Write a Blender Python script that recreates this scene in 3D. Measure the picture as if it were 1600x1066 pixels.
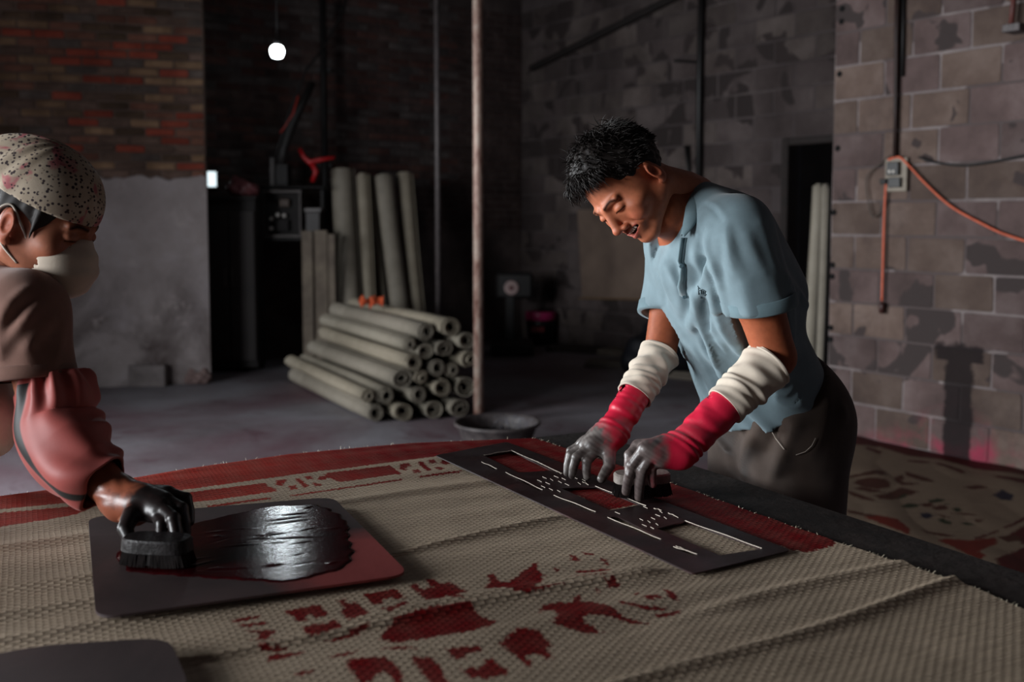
import bpy, bmesh, math, random
import numpy as np
from mathutils import Vector, Matrix
from mathutils.bvhtree import BVHTree

# ------------------------------------------------------------------ scene, camera, light
for o in list(bpy.data.objects): bpy.data.objects.remove(o)
scene = bpy.context.scene
COL = scene.collection
FPX = 35.0/36.0*1600; PITCH = math.radians(4.2); CAMZ = 1.28; TAB = 0.72
PPY = 340 + FPX*math.tan(PITCH)
cam = bpy.data.cameras.new('camera'); camo = bpy.data.objects.new('camera', cam); COL.objects.link(camo)
camo.location = (0, 0, CAMZ); camo.rotation_euler = (math.pi/2-PITCH, 0, 0)
cam.lens = 35; cam.sensor_width = 36; cam.shift_y = -(533-PPY)/1600; cam.clip_start = .05
cam.dof.use_dof = True; cam.dof.focus_distance = 2.0; cam.dof.aperture_fstop = 2.9
scene.camera = camo
scene.view_settings.view_transform = 'Standard'; scene.view_settings.look = 'None'
scene.view_settings.gamma = 1; scene.view_settings.use_curve_mapping = False
scene.view_settings.exposure = 0.35
world = bpy.data.worlds.new('world'); scene.world = world; world.use_nodes = True
world.node_tree.nodes['Background'].inputs[0].default_value = (.55, .7, 1, 1)
world.node_tree.nodes['Background'].inputs[1].default_value = .4

def area(name, loc, target, sx, sy, power, col, spread=180):
    l = bpy.data.lights.new(name, 'AREA'); l.shape = 'RECTANGLE'; l.size = sx; l.size_y = sy
    l.energy = power; l.color = col; l.spread = math.radians(spread)
    o = bpy.data.objects.new(name, l); COL.objects.link(o); o.location = loc
    o.rotation_euler = (Vector(target)-Vector(loc)).to_track_quat('-Z', 'Y').to_euler()
    return o
# daylight entering by the doorway and the window in the left wall
area('doorway_daylight', (-4.45, 3.45, 1.35), (0.2, 3.2, .55), 1.7, 2.0, 175, (.92, .97, 1), 140)
area('window_daylight', (-4.45, -.2, 1.6), (0.1, 2.2, .7), 1.7, 1.5, 135, (.94, .97, 1), 140)

# ------------------------------------------------------------------ helpers
def ray(x, y):
    a = (x-800)/FPX; b = (PPY-y)/FPX
    return Vector((a, math.cos(PITCH)+b*math.sin(PITCH), -math.sin(PITCH)+b*math.cos(PITCH)))
CAM = Vector((0, 0, CAMZ))
def onz(x, y, z=0.0): r = ray(x, y); return CAM + r*((z-CAMZ)/r.z)
def at(x, y, d): r = ray(x, y); return CAM + r*(d/r.y)
def onplane(x, y, p0, n): r = ray(x, y); return CAM + r*((p0-CAM).dot(n)/r.dot(n))
def lin(h):
    if isinstance(h, str):
        c = [int(h[i:i+2], 16)/255 for i in (0, 2, 4)]
        return tuple(v/12.92 if v <= .04045 else ((v+.055)/1.055)**2.4 for v in c)
    return tuple(h)
def tag(o, label=None, cat=None, group=None, kind=None):
    if label: o['label'] = label
    if cat: o['category'] = cat
    if group: o['group'] = group
    if kind: o['kind'] = kind
    return o
def link(name, me, mat=None, parent=None):
    o = bpy.data.objects.new(name, me); COL.objects.link(o)
    if mat and not len(me.materials): me.materials.append(mat)
    if parent is not None: o.parent = parent
    return o
def empty(name, loc=(0, 0, 0), label=None, cat=None, group=None):
    o = bpy.data.objects.new(name, None); COL.objects.link(o); o.location = loc; o.empty_display_size = .05
    bpy.context.view_layer.update()
    return tag(o, label, cat, group)
def mesh(name, V, F, mat=None, parent=None, smooth=False, cols=None, uv=None):
    me = bpy.data.meshes.new(name)
    me.from_pydata([tuple(map(float, v)) for v in V], [], [tuple(map(int, f)) for f in F]); me.update()
    return finish(name, me, mat, parent, smooth, cols, uv)
def mesh_np(name, V, F, mat=None, parent=None, smooth=True, cols=None, uv=None):
    """fast path: V (n,3), F (m,k) arrays"""
    me = bpy.data.meshes.new(name); V = np.asarray(V, np.float32); F = np.asarray(F, np.int32)
    m, k = F.shape
    me.vertices.add(len(V)); me.vertices.foreach_set('co', V.ravel())
    me.loops.add(m*k); me.loops.foreach_set('vertex_index', F.ravel())
    me.polygons.add(m); me.polygons.foreach_set('loop_start', np.arange(0, m*k, k, dtype=np.int32))
    me.update(calc_edges=True); me.validate()
    return finish(name, me, mat, parent, smooth, cols, uv)
def finish(name, me, mat, parent, smooth, cols, uv):
    if smooth: me.polygons.foreach_set('use_smooth', np.ones(len(me.polygons), bool))
    if cols is not None:
        a = me.attributes.new('Col', 'FLOAT_COLOR', 'POINT'); c = np.ones((len(me.vertices), 4), np.float32); c[:, :3] = cols
        a.data.foreach_set('color', c.ravel())
    if uv is not None:
        ul = me.uv_layers.new(name='UVMap'); li = np.zeros(len(me.loops), np.int32); me.loops.foreach_get('vertex_index', li)
        ul.data.foreach_set('uv', np.asarray(uv, np.float32)[li].ravel())
    o = link(name, me, mat, parent)
    if parent is not None:
        o.matrix_parent_inverse = parent.matrix_basis.inverted()
    return o
class MB:
    def __init__(s): s.V = []; s.F = []
    def add(s, V, F):
        n = len(s.V); s.V += [tuple(v) for v in V]; s.F += [tuple(i+n for i in f) for f in F]; return s
    def box(s, c, d, M=None, ch=0):
        x, y, z = [v/2 for v in d]; c = Vector(c)
        if ch:
            V = []; 
            for sx in (-1, 1):
                for sy in (-1, 1):
                    for sz in (-1, 1):
                        V += [(sx*x, sy*(y-ch), sz*(z-ch)), (sx*(x-ch), sy*y, sz*(z-ch)), (sx*(x-ch), sy*(y-ch), sz*z)]
            bm = bmesh.new()
            for v in V: bm.verts.new(v)
            bmesh.ops.convex_hull(bm, input=bm.verts); bm.verts.index_update()
            V = [v.co.copy() for v in bm.verts]; F = [[v.index for v in f.verts] for f in bm.faces]; bm.free()
        else:
            V = [Vector((a, b, e)) for a in (-x, x) for b in (-y, y) for e in (-z, z)]
            F = [(0, 1, 3, 2), (4, 6, 7, 5), (0, 4, 5, 1), (2, 3, 7, 6), (0, 2, 6, 4), (1, 5, 7, 3)]
        V = [(M @ v if M else v)+c for v in map(Vector, V)]
        return s.add(V, F)
    def tube(s, P, R, n=10, caps=True):
        P = [Vector(p) for p in P]
        if not hasattr(R, '__len__'): R = [R]*len(P)
        t0 = (P[1]-P[0]).normalized(); a = t0.orthogonal().normalized(); V = []
        for i, p in enumerate(P):
            t = (P[min(i+1, len(P)-1)]-P[max(i-1, 0)]).normalized()
            a = (a - t*a.dot(t)).normalized(); b = t.cross(a)
            for k in range(n):
                th = 2*math.pi*k/n; V.append(p+(a*math.cos(th)+b*math.sin(th))*R[i])
        F = [(i*n+k, i*n+(k+1) % n, (i+1)*n+(k+1) % n, (i+1)*n+k) for i in range(len(P)-1) for k in range(n)]
        if caps: F += [tuple(reversed(range(n))), tuple(range((len(P)-1)*n, len(P)*n))]
        return s.add(V, F)
    def lathe(s, c, prof, n=32, M=None):
        c = Vector(c); V = []
        for r, z in prof:
            for k in range(n):
                th = 2*math.pi*k/n; v = Vector((r*math.cos(th), r*math.sin(th), z)); V.append((M @ v if M else v)+c)
        F = [(i*n+k, i*n+(k+1) % n, (i+1)*n+(k+1) % n, (i+1)*n+k) for i in range(len(prof)-1) for k in range(n)]
        F += [tuple(reversed(range(n))), tuple(range((len(prof)-1)*n, len(prof)*n))]
        return s.add(V, F)
    def prism(s, pts, z0, z1):
        n = len(pts); V = [(p[0], p[1], z0) for p in pts]+[(p[0], p[1], z1) for p in pts]
        F = [tuple(reversed(range(n))), tuple(range(n, 2*n))]+[(i, (i+1) % n, n+(i+1) % n, n+i) for i in range(n)]
        return s.add(V, F)
    def build(s, name, mat=None, parent=None, smooth=False, cols=None): return mesh(name, s.V, s.F, mat, parent, smooth, cols)

# ------------------------------------------------------------------ materials
def nodes(name):
    m = bpy.data.materials.new(name); m.use_nodes = True; nt = m.node_tree
    return m, nt, nt.nodes['Principled BSDF']
def N(nt, t, **kw):
    n = nt.nodes.new(t)
    for k, v in kw.items():
        if k in ('operation', 'data_type', 'blend_type', 'attribute_name', 'wave_type', 'bands_direction', 'feature', 'noise_dimensions'): setattr(n, k, v)
    return n
def L(nt, a, b): nt.links.new(a, b)
def ramp(nt, inp, stops):
    r = nt.nodes.new('ShaderNodeValToRGB'); L(nt, inp, r.inputs[0]); e = r.color_ramp.elements
    while len(e) > 1: e.remove(e[-1])
    e[0].position = stops[0][0]; e[0].color = (*lin(stops[0][1]), 1)
    for p, c in stops[1:]:
        x = e.new(p); x.color = (*lin(c), 1)
    return r.outputs[0]
def noise(nt, co, scale, detail=4, rough=.55, dist=0):
    n = nt.nodes.new('ShaderNodeTexNoise'); n.inputs['Scale'].default_value = scale; n.inputs['Detail'].default_value = detail
    n.inputs['Roughness'].default_value = rough; n.inputs['Distortion'].default_value = dist
    if co is not None: L(nt, co, n.inputs['Vector'])
    return n.outputs['Fac']
def mixc(nt, fac, a, b, mode='MIX'):
    m = nt.nodes.new('ShaderNodeMix'); m.data_type = 'RGBA'; m.blend_type = mode
    for sock, v in ((m.inputs[0], fac), (m.inputs[6], a), (m.inputs[7], b)):
        if hasattr(v, 'links'): L(nt, v, sock)
        elif isinstance(v, (int, float)): sock.default_value = v
        else: sock.default_value = (*lin(v), 1)
    return m.outputs[2]
def math_(nt, op, a, b=None, clamp=False):
    m = nt.nodes.new('ShaderNodeMath'); m.operation = op; m.use_clamp = clamp
    for i, v in enumerate((a, b)):
        if v is None: continue
        if hasattr(v, 'links'): L(nt, v, m.inputs[i])
        else: m.inputs[i].default_value = v
    return m.outputs[0]
def bump(nt, b, h, strength=.3, dist=.01):
    n = nt.nodes.new('ShaderNodeBump'); n.inputs['Strength'].default_value = strength; n.inputs['Distance'].default_value = dist
    L(nt, h, n.inputs['Height']); L(nt, n.outputs[0], b.inputs['Normal'])
def position(nt): return nt.nodes.new('ShaderNodeNewGeometry').outputs['Position']
def objco(nt): return nt.nodes.new('ShaderNodeTexCoord').outputs['Object']
def simple(name, c1, c2=None, rough=.7, scale=8, bscale=None, bstr=.2, metal=0, attr=False, bdist=.004, spec=.4, sheen=0, detail=5):
    m, nt, b = nodes(name); co = position(nt)
    col = ramp(nt, noise(nt, co, scale, detail), [(.3, c1), (.7, c2 or c1)])
    if attr:
        a = N(nt, 'ShaderNodeAttribute', attribute_name='Col'); col = mixc(nt, 1.0, a.outputs['Color'], col, 'MULTIPLY')
    L(nt, col, b.inputs['Base Color']); b.inputs['Roughness'].default_value = rough; b.inputs['Metallic'].default_value = metal
    b.inputs['Specular IOR Level'].default_value = spec
    if sheen: b.inputs['Sheen Weight'].default_value = sheen
    if bscale: bump(nt, b, noise(nt, co, bscale, 4), bstr, bdist)
    return m
def emit(name, col, strength):
    m, nt, b = nodes(name); b.inputs['Emission Color'].default_value = (*col, 1); b.inputs['Emission Strength'].default_value = strength
    b.inputs['Base Color'].default_value = (.8, .8, .8, 1)
    return m
def wallmat(name, cols, mscale, rough=.9, patch=None, bs=30, dirt=None, objrand=True, wet=None):
    """block / plaster: per-piece tone, patches, grain"""
    m, nt, b = nodes(name); co = position(nt)
    col = ramp(nt, noise(nt, co, mscale, 6, .62), [(.25, cols[0]), (.5, cols[1]), (.72, cols[2])])
    if objrand:
        oi = nt.nodes.new('ShaderNodeObjectInfo')
        v = math_(nt, 'ADD', math_(nt, 'MULTIPLY', oi.outputs['Random'], .5), .75)
        g = N(nt, 'ShaderNodeCombineColor')
        for i in range(3): L(nt, v, g.inputs[i])
        col = mixc(nt, 1.0, col, g.outputs[0], 'MULTIPLY')
    if patch:
        f = ramp(nt, noise(nt, co, patch[1], 3, .45, .4), [(patch[2], (0, 0, 0)), (patch[2]+.015, (1, 1, 1))])
        col = mixc(nt, f, col, patch[0])
    if wet: col = wet(nt, co, col)
    L(nt, col, b.inputs['Base Color']); b.inputs['Roughness'].default_value = rough; b.inputs['Specular IOR Level'].default_value = .25
    bump(nt, b, noise(nt, co, bs, 6, .7), .5, .012)
    return m

# ------------------------------------------------------------------ signed distance toolkit
class SDF:
    def __init__(s, lo, hi, h):
        s.h = h; s.lo = np.array(lo, np.float32); n = np.ceil((np.array(hi)-np.array(lo))/h).astype(int)+1
        s.X = (s.lo[0]+h*np.arange(n[0], dtype=np.float32))[:, None, None]
        s.Y = (s.lo[1]+h*np.arange(n[1], dtype=np.float32))[None, :, None]
        s.Z = (s.lo[2]+h*np.arange(n[2], dtype=np.float32))[None, None, :]
        s.D = np.full(n, 1e3, np.float32)
    def cone(s, a, b, ra, rb, sq=None):
        a = np.array(a, np.float32); b = np.array(b, np.float32); d = b-a; L2 = float(d @ d)+1e-12
        t = np.clip(((s.X-a[0])*d[0]+(s.Y-a[1])*d[1]+(s.Z-a[2])*d[2])/L2, 0, 1)
        return np.sqrt((s.X-a[0]-t*d[0])**2+(s.Y-a[1]-t*d[1])**2+(s.Z-a[2]-t*d[2])**2)-(ra+t*(rb-ra))
    def ell(s, c, r, M=None):
        x, y, z = s.X-c[0], s.Y-c[1], s.Z-c[2]
        if M is not None:  # rows of M = local axes
            x, y, z = [M[i][0]*x+M[i][1]*y+M[i][2]*z for i in range(3)]
        q0 = (x/r[0])**2+(y/r[1])**2+(z/r[2])**2
        q1 = (x/r[0]**2)**2+(y/r[1]**2)**2+(z/r[2]**2)**2
        k0 = np.sqrt(q0); return k0*(k0-1)/(np.sqrt(q1)+1e-9)
    def plane(s, p, n): return (s.X-p[0])*n[0]+(s.Y-p[1])*n[1]+(s.Z-p[2])*n[2]
    def seg(s, a, b): return s.cone(a, b, 0, 0)
    @staticmethod
    def smin(a, b, k):
        h = np.clip(.5+.5*(b-a)/k, 0, 1); return b+(a-b)*h-k*h*(1-h)
    def add(s, d, k=0.0): s.D = np.minimum(s.D, d) if k <= 0 else s.smin(s.D, d, k)
    def sub(s, d, k=0.0): s.D = np.maximum(s.D, -d) if k <= 0 else -s.smin(-s.D, d, k)
    def ridge(s, a, b, w, amp): s.D -= amp*np.exp(-(s.seg(a, b)/w)**2)
    def mesh(s):
        F = s.D; S = F < 0; c = np.zeros(tuple(n-1 for n in F.shape), np.int8)
        sl = (slice(None, -1), slice(1, None))
        for i in (0, 1):
            for j in (0, 1):
                for k in (0, 1): c += S[sl[i], sl[j], sl[k]]
        act = (c > 0) & (c < 8); idx = np.argwhere(act); ID = np.full(c.shape, -1, np.int32); ID[act] = np.arange(len(idx))
        acc = np.zeros((len(idx), 3), np.float32); cnt = np.zeros((len(idx), 1), np.float32)
        cor = [(i, j, k) for i in (0, 1) for j in (0, 1) for k in (0, 1)]
        vals = {q: F[idx[:, 0]+q[0], idx[:, 1]+q[1], idx[:, 2]+q[2]] for q in cor}
        for q in cor:
            for ax in range(3):
                if q[ax]: continue
                r = tuple(q[i]+(1 if i == ax else 0) for i in range(3)); va, vb = vals[q], vals[r]
                x = (va < 0) != (vb < 0); t = np.where(x, va/np.where(x, va-vb, 1), 0)
                p = np.tile(np.array(q, np.float32), (len(idx), 1)); p[:, ax] += t
                acc += p*x[:, None]; cnt += x[:, None]
        V = (idx+acc/np.maximum(cnt, 1))*s.h+s.lo; Q = []
        for ax in range(3):
            o = [i for i in range(3) if i != ax]; A = [slice(None)]*3; B = [slice(None)]*3
            A[ax] = slice(None, -1); B[ax] = slice(1, None)
            sa, sb = S[tuple(A)], S[tuple(B)]; e = np.argwhere(sa != sb)
            m = (e[:, o[0]] > 0) & (e[:, o[1]] > 0) & (e[:, o[0]] < F.shape[o[0]]-1) & (e[:, o[1]] < F.shape[o[1]]-1); e = e[m]
            inside = S[e[:, 0], e[:, 1], e[:, 2]]
            def g(d0, d1):
                w = e.copy(); w[:, o[0]] -= d0; w[:, o[1]] -= d1; return ID[w[:, 0], w[:, 1], w[:, 2]]
            q = np.stack([g(1, 1), g(0, 1), g(0, 0), g(1, 0)], 1)
            flip = inside if ax != 1 else ~inside
            q[~flip] = q[~flip][:, ::-1]; Q.append(q)
        return V, np.concatenate(Q)
def sm(x, a, b): t = np.clip((x-a)/(b-a), 0, 1); return t*t*(3-2*t)
def wob(P, s, seed=0):
    r = np.random.RandomState(seed); v = 0
    for i in range(5):
        k = r.normal(size=3)*s*(1.4**i); v = v+np.sin(P @ k+r.uniform(0, 6))*(.75**i)
    return v/2.5
def smooth_mesh(V, F, it=2, lam=.5):
    n = len(V)
    e = np.concatenate([F[:, [0, 1]], F[:, [1, 2]], F[:, [2, 3]], F[:, [3, 0]]])
    for _ in range(it):
        A = np.zeros_like(V); c = np.zeros(n, np.float32)
        for k in range(3): A[:, k] = np.bincount(e[:, 0], V[e[:, 1], k], n)+np.bincount(e[:, 1], V[e[:, 0], k], n)
        c = np.bincount(e[:, 0], minlength=n)+np.bincount(e[:, 1], minlength=n)
        V = V+lam*(A/c[:, None]-V)
    return V.astype(np.float32)
# ------------------------------------------------------------------ the room shell
rnd = random.Random(7)
def frame(origin, d):
    d = Vector(d).normalized(); n = Vector((-d.y, d.x, 0))
    if n.dot(Vector((0, 2.5, 0))-Vector(origin)) < 0: n = -n
    M = Matrix((( d.x, n.x, 0, origin[0]), (d.y, n.y, 0, origin[1]), (0, 0, 1, 0), (0, 0, 0, 1)))
    return M
def slab(name, M, rects, th, mat):
    """wall made of rectangles (x0,x1,z0,z1) in its own plane, thickness th behind the face"""
    mb = MB()
    for x0, x1, z0, z1 in rects:
        V = [M @ Vector((x, y, z)) for x in (x0, x1) for y in (-th, 0) for z in (z0, z1)]
        mb.add(V, [(0, 1, 3, 2), (4, 6, 7, 5), (0, 4, 5, 1), (2, 3, 7, 6), (0, 2, 6, 4), (1, 5, 7, 3)])
    return tag(mb.build(name, mat), kind='structure')
def pieces(wall, M, name, x0, x1, z0, z1, bl, bh, gap, proud, mats, skip=None, limit=300, key=None):
    """individual bricks / blocks proud of the mortar"""
    var = []
    for k in range(4):
        mb = MB(); ch = min(.008, bh*.12)
        mb.box((0, 0, 0), (bl-gap, proud*2, bh-gap), None, ch)
        V = [Vector(v)+Vector((rnd.uniform(-1, 1)*gap*.25, 0, rnd.uniform(-1, 1)*gap*.25)) for v in mb.V]
        for m in mats:
            me = bpy.data.meshes.new(name); me.from_pydata([tuple(v) for v in V], [], mb.F); me.update(); me.materials.append(m); var.append(me)
    half = {}
    spots = []; row = 0; z = z0
    while z+bh*.5 < z1:
        x = x0-(bl*.5 if row % 2 else 0)
        while x < x1-.02:
            a, b = max(x, x0), min(x+bl, x1)
            if b-a > bl*.3 and not (skip and skip((a+b)/2, z+bh/2)): spots.append(((a+b)/2, z+bh/2, (b-a-gap)/(bl-gap)))
            x += bl
        z += bh; row += 1
    if key: spots.sort(key=key)
    rest = MB()
    for i, (x, z, sx) in enumerate(spots):
        T = Matrix.Translation((x, rnd.uniform(-.3, .3)*proud, z)) @ Matrix.Rotation(rnd.uniform(-.006, .006), 4, 'Y') @ Matrix.Diagonal((sx, 1, 1, 1))
        me = rnd.choice(var)
        if i < limit:
            o = bpy.data.objects.new(name, me); COL.objects.link(o); o.parent = wall; o.matrix_basis = M @ T
        else:
            rest.add([M @ T @ v.co for v in me.vertices], [tuple(p.vertices) for p in me.polygons])
    if rest.V: tag(rest.build(name+'work', mats[0], wall), kind='stuff')

# floor
def floor_mat():
    m, nt, b = nodes('floor_concrete'); co = position(nt)
    col = ramp(nt, noise(nt, co, .9, 7, .6), [(.3, '50494c'), (.5, '716c71'), (.7, '86838a')])
    f = ramp(nt, noise(nt, co, .55, 4, .6, .6), [(.44, (0, 0, 0)), (.66, (1, 1, 1))]); col = mixc(nt, math_(nt, 'MULTIPLY', f, .8), col, '5a3a43')
    f = ramp(nt, noise(nt, co, 2.3, 5, .6, .8), [(.58, (0, 0, 0)), (.7, (.7, .7, .7))]); col = mixc(nt, f, col, '4a2832')
    f = ramp(nt, noise(nt, co, 14, 6, .7), [(.55, (0, 0, 0)), (.75, (.45, .45, .45))]); col = mixc(nt, f, col, '2b2024')
    f = ramp(nt, noise(nt, co, 7, 6, .7), [(.6, (0, 0, 0)), (.7, (.3, .3, .3))]); col = mixc(nt, f, col, 'a39ca0')
    L(nt, col, b.inputs['Base Color']); b.inputs['Roughness'].default_value = .62
    bump(nt, b, noise(nt, co, 22, 7, .7), .35, .01)
    return m
mb = MB(); mb.box((1.5, 4, -.05), (13, 15, .1)); tag(mb.build('floor', floor_mat()), kind='structure')
mb = MB(); mb.box((1.5, 4, 4.05), (13, 15, .1)); tag(mb.build('ceiling', simple('ceiling_sheet', '1b1615', '2a2220', .9, 3)), kind='structure')

# right wall (near part) of hollow blocks
A = onz(1327, 680); B = onz(1600, 736); WD = (B-A).normalized(); WN = Vector((-WD.y, WD.x, 0)); WN = -WN if WN.dot(A) > 0 else WN
pl = onplane(1293, 600, A, WN); R0 = A+WD*((pl-A).dot(WD)); R0.z = 0
MR = frame(R0, WD)
def wallpt(M, x, y): # pixel -> local (along, up) on the wall face
    p = onplane(x, y, M.translation, Vector((M[0][1], M[1][1], 0))); q = M.inverted() @ p; return q.x, q.z
STX, _ = wallpt(MR, 1497, 640); STX2, STZ = wallpt(MR, 1540, 540)
def stain(nt, co, col):
    d = N(nt, 'ShaderNodeVectorMath', operation='DOT_PRODUCT'); L(nt, co, d.inputs[0]); d.inputs[1].default_value = WD
    s = math_(nt, 'SUBTRACT', d.outputs['Value'], R0.dot(WD)+STX)
    sep = N(nt, 'ShaderNodeSeparateXYZ'); L(nt, co, sep.inputs[0]); z = sep.outputs[2]
    n = noise(nt, co, 9, 6, .7); n2 = noise(nt, co, 4, 5, .6)
    wid = math_(nt, 'ADD', .085, math_(nt, 'MULTIPLY', math_(nt, 'GREATER_THAN', z, STZ-.10), .06))
    e = math_(nt, 'SUBTRACT', wid, math_(nt, 'ADD', math_(nt, 'ABSOLUTE', s), math_(nt, 'MULTIPLY', math_(nt, 'SUBTRACT', n, .5), .10)))
    e2 = math_(nt, 'SUBTRACT', STZ, math_(nt, 'ADD', z, math_(nt, 'MULTIPLY', math_(nt, 'SUBTRACT', n, .5), .12)))
    f = math_(nt, 'MULTIPLY', math_(nt, 'MULTIPLY', e, 60, True), math_(nt, 'MULTIPLY', e2, 40, True))
    red = math_(nt, 'MULTIPLY', math_(nt, 'SUBTRACT', .34, math_(nt, 'ADD', z, math_(nt, 'MULTIPLY', math_(nt, 'ABSOLUTE', s), .5))), 5, True)
    red = math_(nt, 'MULTIPLY', red, math_(nt, 'MULTIPLY', math_(nt, 'SUBTRACT', n2, .42), 5, True))
    col = mixc(nt, red, col, '8a3346')
    soot = math_(nt, 'MULTIPLY', math_(nt, 'SUBTRACT', noise(nt, co, 2.6, 7, .72), .55), 3.0, True)
    col = mixc(nt, soot, col, '3d3331')
    return mixc(nt, math_(nt, 'MULTIPLY', f, .93), col, '1a1314')
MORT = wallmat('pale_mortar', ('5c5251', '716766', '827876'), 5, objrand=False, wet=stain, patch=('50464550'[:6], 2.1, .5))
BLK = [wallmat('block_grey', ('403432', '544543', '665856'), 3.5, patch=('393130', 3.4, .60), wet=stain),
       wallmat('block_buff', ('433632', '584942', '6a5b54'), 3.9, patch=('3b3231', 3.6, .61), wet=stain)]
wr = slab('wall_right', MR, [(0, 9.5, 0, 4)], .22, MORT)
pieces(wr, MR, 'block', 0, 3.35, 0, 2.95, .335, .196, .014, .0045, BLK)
HOLE = simple('hole_dark', '060505', rough=1)
for x, y in ((1317, 14), (1316, 34), (1313, 116), (1310, 232), (1303, 332), (1300, 414), (1299, 432), (1297, 512), (1296, 530)):
    lx, lz = wallpt(MR, x, y); mb = MB()
    mb.lathe((0, 0, 0), [(.0175, -.02), (.0175, .002), (.014, .0035)], 12, Matrix.Rotation(-math.pi/2, 3, 'X'))
    o = mb.build('core_hole', HOLE, wr); o.matrix_basis = MR @ Matrix.Translation((max(lx, .02), .0075, lz))

# far right wall, set back, with a doorway
F0 = onz(870, 537); CORN = None
MFN = WN
def onfar(x, y): return onplane(x, y, F0, WN)
c0 = onfar(815, 400); c0.z = 0
MF = frame(c0, WD)
dx0 = wallpt(MF, 1222, 300)[0]; dz1 = wallpt(MF, 1224, 216)[1]; dx1 = dx0+.85
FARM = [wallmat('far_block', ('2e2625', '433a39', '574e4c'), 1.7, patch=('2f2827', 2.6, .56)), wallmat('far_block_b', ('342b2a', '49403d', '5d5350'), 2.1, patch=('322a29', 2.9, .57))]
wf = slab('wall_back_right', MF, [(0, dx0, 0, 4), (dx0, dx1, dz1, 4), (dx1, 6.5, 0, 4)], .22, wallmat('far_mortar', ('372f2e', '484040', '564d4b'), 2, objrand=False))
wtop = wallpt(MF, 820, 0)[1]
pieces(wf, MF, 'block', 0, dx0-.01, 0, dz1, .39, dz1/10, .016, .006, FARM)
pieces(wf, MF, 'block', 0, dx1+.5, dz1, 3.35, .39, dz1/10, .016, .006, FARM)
# doorway: frame, and a black panel standing for the shade of the room behind
DW = simple('dark_wood', '17100e', '231815', .7, 20)
d1 = tag(empty('door_1', MF @ Vector((dx0, 0, 0))), kind='structure')
for nm, x0, x1, z0, z1 in (('jamb', dx0-.01, dx0+.055, 0, dz1), ('jamb', dx1-.055, dx1+.01, 0, dz1), ('door_head', dx0+.055, dx1-.055, dz1-.06, dz1)):
    mb = MB(); mb.box((0, 0, 0), (x1-x0, .16, z1-z0), None, .006); mb.V = [MF @ (Vector(v)+Vector(((x0+x1)/2, -.07, (z0+z1)/2))) for v in mb.V]; mb.build(nm, DW, d1)
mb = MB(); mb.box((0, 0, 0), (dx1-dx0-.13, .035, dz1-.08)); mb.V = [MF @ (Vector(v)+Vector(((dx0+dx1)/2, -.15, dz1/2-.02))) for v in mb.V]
mb.build('unlit_panel', simple('unlit_black', '060505', '0a0808', .95, 5, spec=.03), d1)

# back wall of dark brick, square to the right wall
MBK = frame(c0, -Vector((-WD.y, WD.x, 0)) if Vector((-WD.y, WD.x, 0)).x > 0 else Vector((-WD.y, WD.x, 0)))
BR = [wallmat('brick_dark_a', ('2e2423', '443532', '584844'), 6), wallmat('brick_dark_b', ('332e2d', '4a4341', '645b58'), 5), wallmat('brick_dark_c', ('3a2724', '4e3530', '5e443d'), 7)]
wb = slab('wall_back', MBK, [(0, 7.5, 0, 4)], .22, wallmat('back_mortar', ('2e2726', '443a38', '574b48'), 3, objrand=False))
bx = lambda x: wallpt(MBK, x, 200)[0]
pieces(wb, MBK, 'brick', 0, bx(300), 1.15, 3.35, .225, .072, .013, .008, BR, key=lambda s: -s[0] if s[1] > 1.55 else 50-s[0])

# left wall: brick above, rough plaster below; its right end is free
l0 = onz(329, 598); l1 = onz(150, 606); LD = Vector((-.968, -.25, 0))
MLF = frame(l0, LD)
BRL = [wallmat('brick_red_a', ('4a3027', '644236', '765244'), 6), wallmat('brick_tan', ('54402f', '705743', '866b53'), 6), wallmat('brick_red_c', ('5a281e', '763528', '864434'), 6), wallmat('brick_brown', ('3e302a', '55433a', '67534a'), 6), wallmat('brick_grey', ('3a312e', '4c423d', '5e534d'), 6), wallmat('brick_umber', ('33271f', '46362a', '574537'), 6)]
wl = slab('wall_left', MLF, [(0, 2.45, 0, 4)], .25, wallmat('brick_mortar', ('3a2e2a', '52433c', '66564d'), 4, objrand=False))
zt = wallpt(MLF, 240, 276)[1]
pieces(wl, MLF, 'brick', 0, 2.4, zt-.08, 3.05, .215, .0635, .012, .009, BRL)
V = []; n = 110; W = 2.4
for i in range(n+1):
    x = -.004+W*i/n; zz = zt+.008*math.sin(i*.9)+.012*math.sin(i*.31+1)+rnd.uniform(-.006, .006)
    V += [(x, .0, 0), (x, .022, 0), (x, .022, zz-.012), (x, .0, zz)]
FF = [(4*i+a, 4*i+b, 4*i+4+b, 4*i+4+a) for i in range(n) for a, b in ((1, 2), (2, 3))]+[(0, 1, 2, 3), (4*n+3, 4*n+2, 4*n+1, 4*n)]
def lowblot(nt, co, col):  # blotches that darken towards the floor, plus paler flecks
    f = math_(nt, 'MULTIPLY', math_(nt, 'SUBTRACT', noise(nt, co, 1.6, 6, .65, .5), .47), 5, True)
    sep = N(nt, 'ShaderNodeSeparateXYZ'); L(nt, co, sep.inputs[0])
    g = math_(nt, 'SUBTRACT', 1.25, sep.outputs[2], True)
    col = mixc(nt, math_(nt, 'MULTIPLY', f, g), col, '453a38')
    return mixc(nt, math_(nt, 'MULTIPLY', math_(nt, 'SUBTRACT', noise(nt, co, 6, 6, .7), .58), 6, True), col, 'a49a98')
mesh('render_coat', [MLF @ Vector(v) for v in V], FF, wallmat('plaster_grey', ('7b7271', '918887', 'a0989a'), 2.4, objrand=False, wet=lowblot), wl)  # wet here passes the blotches that darken towards the floor
tag(wl, kind='structure')
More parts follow.
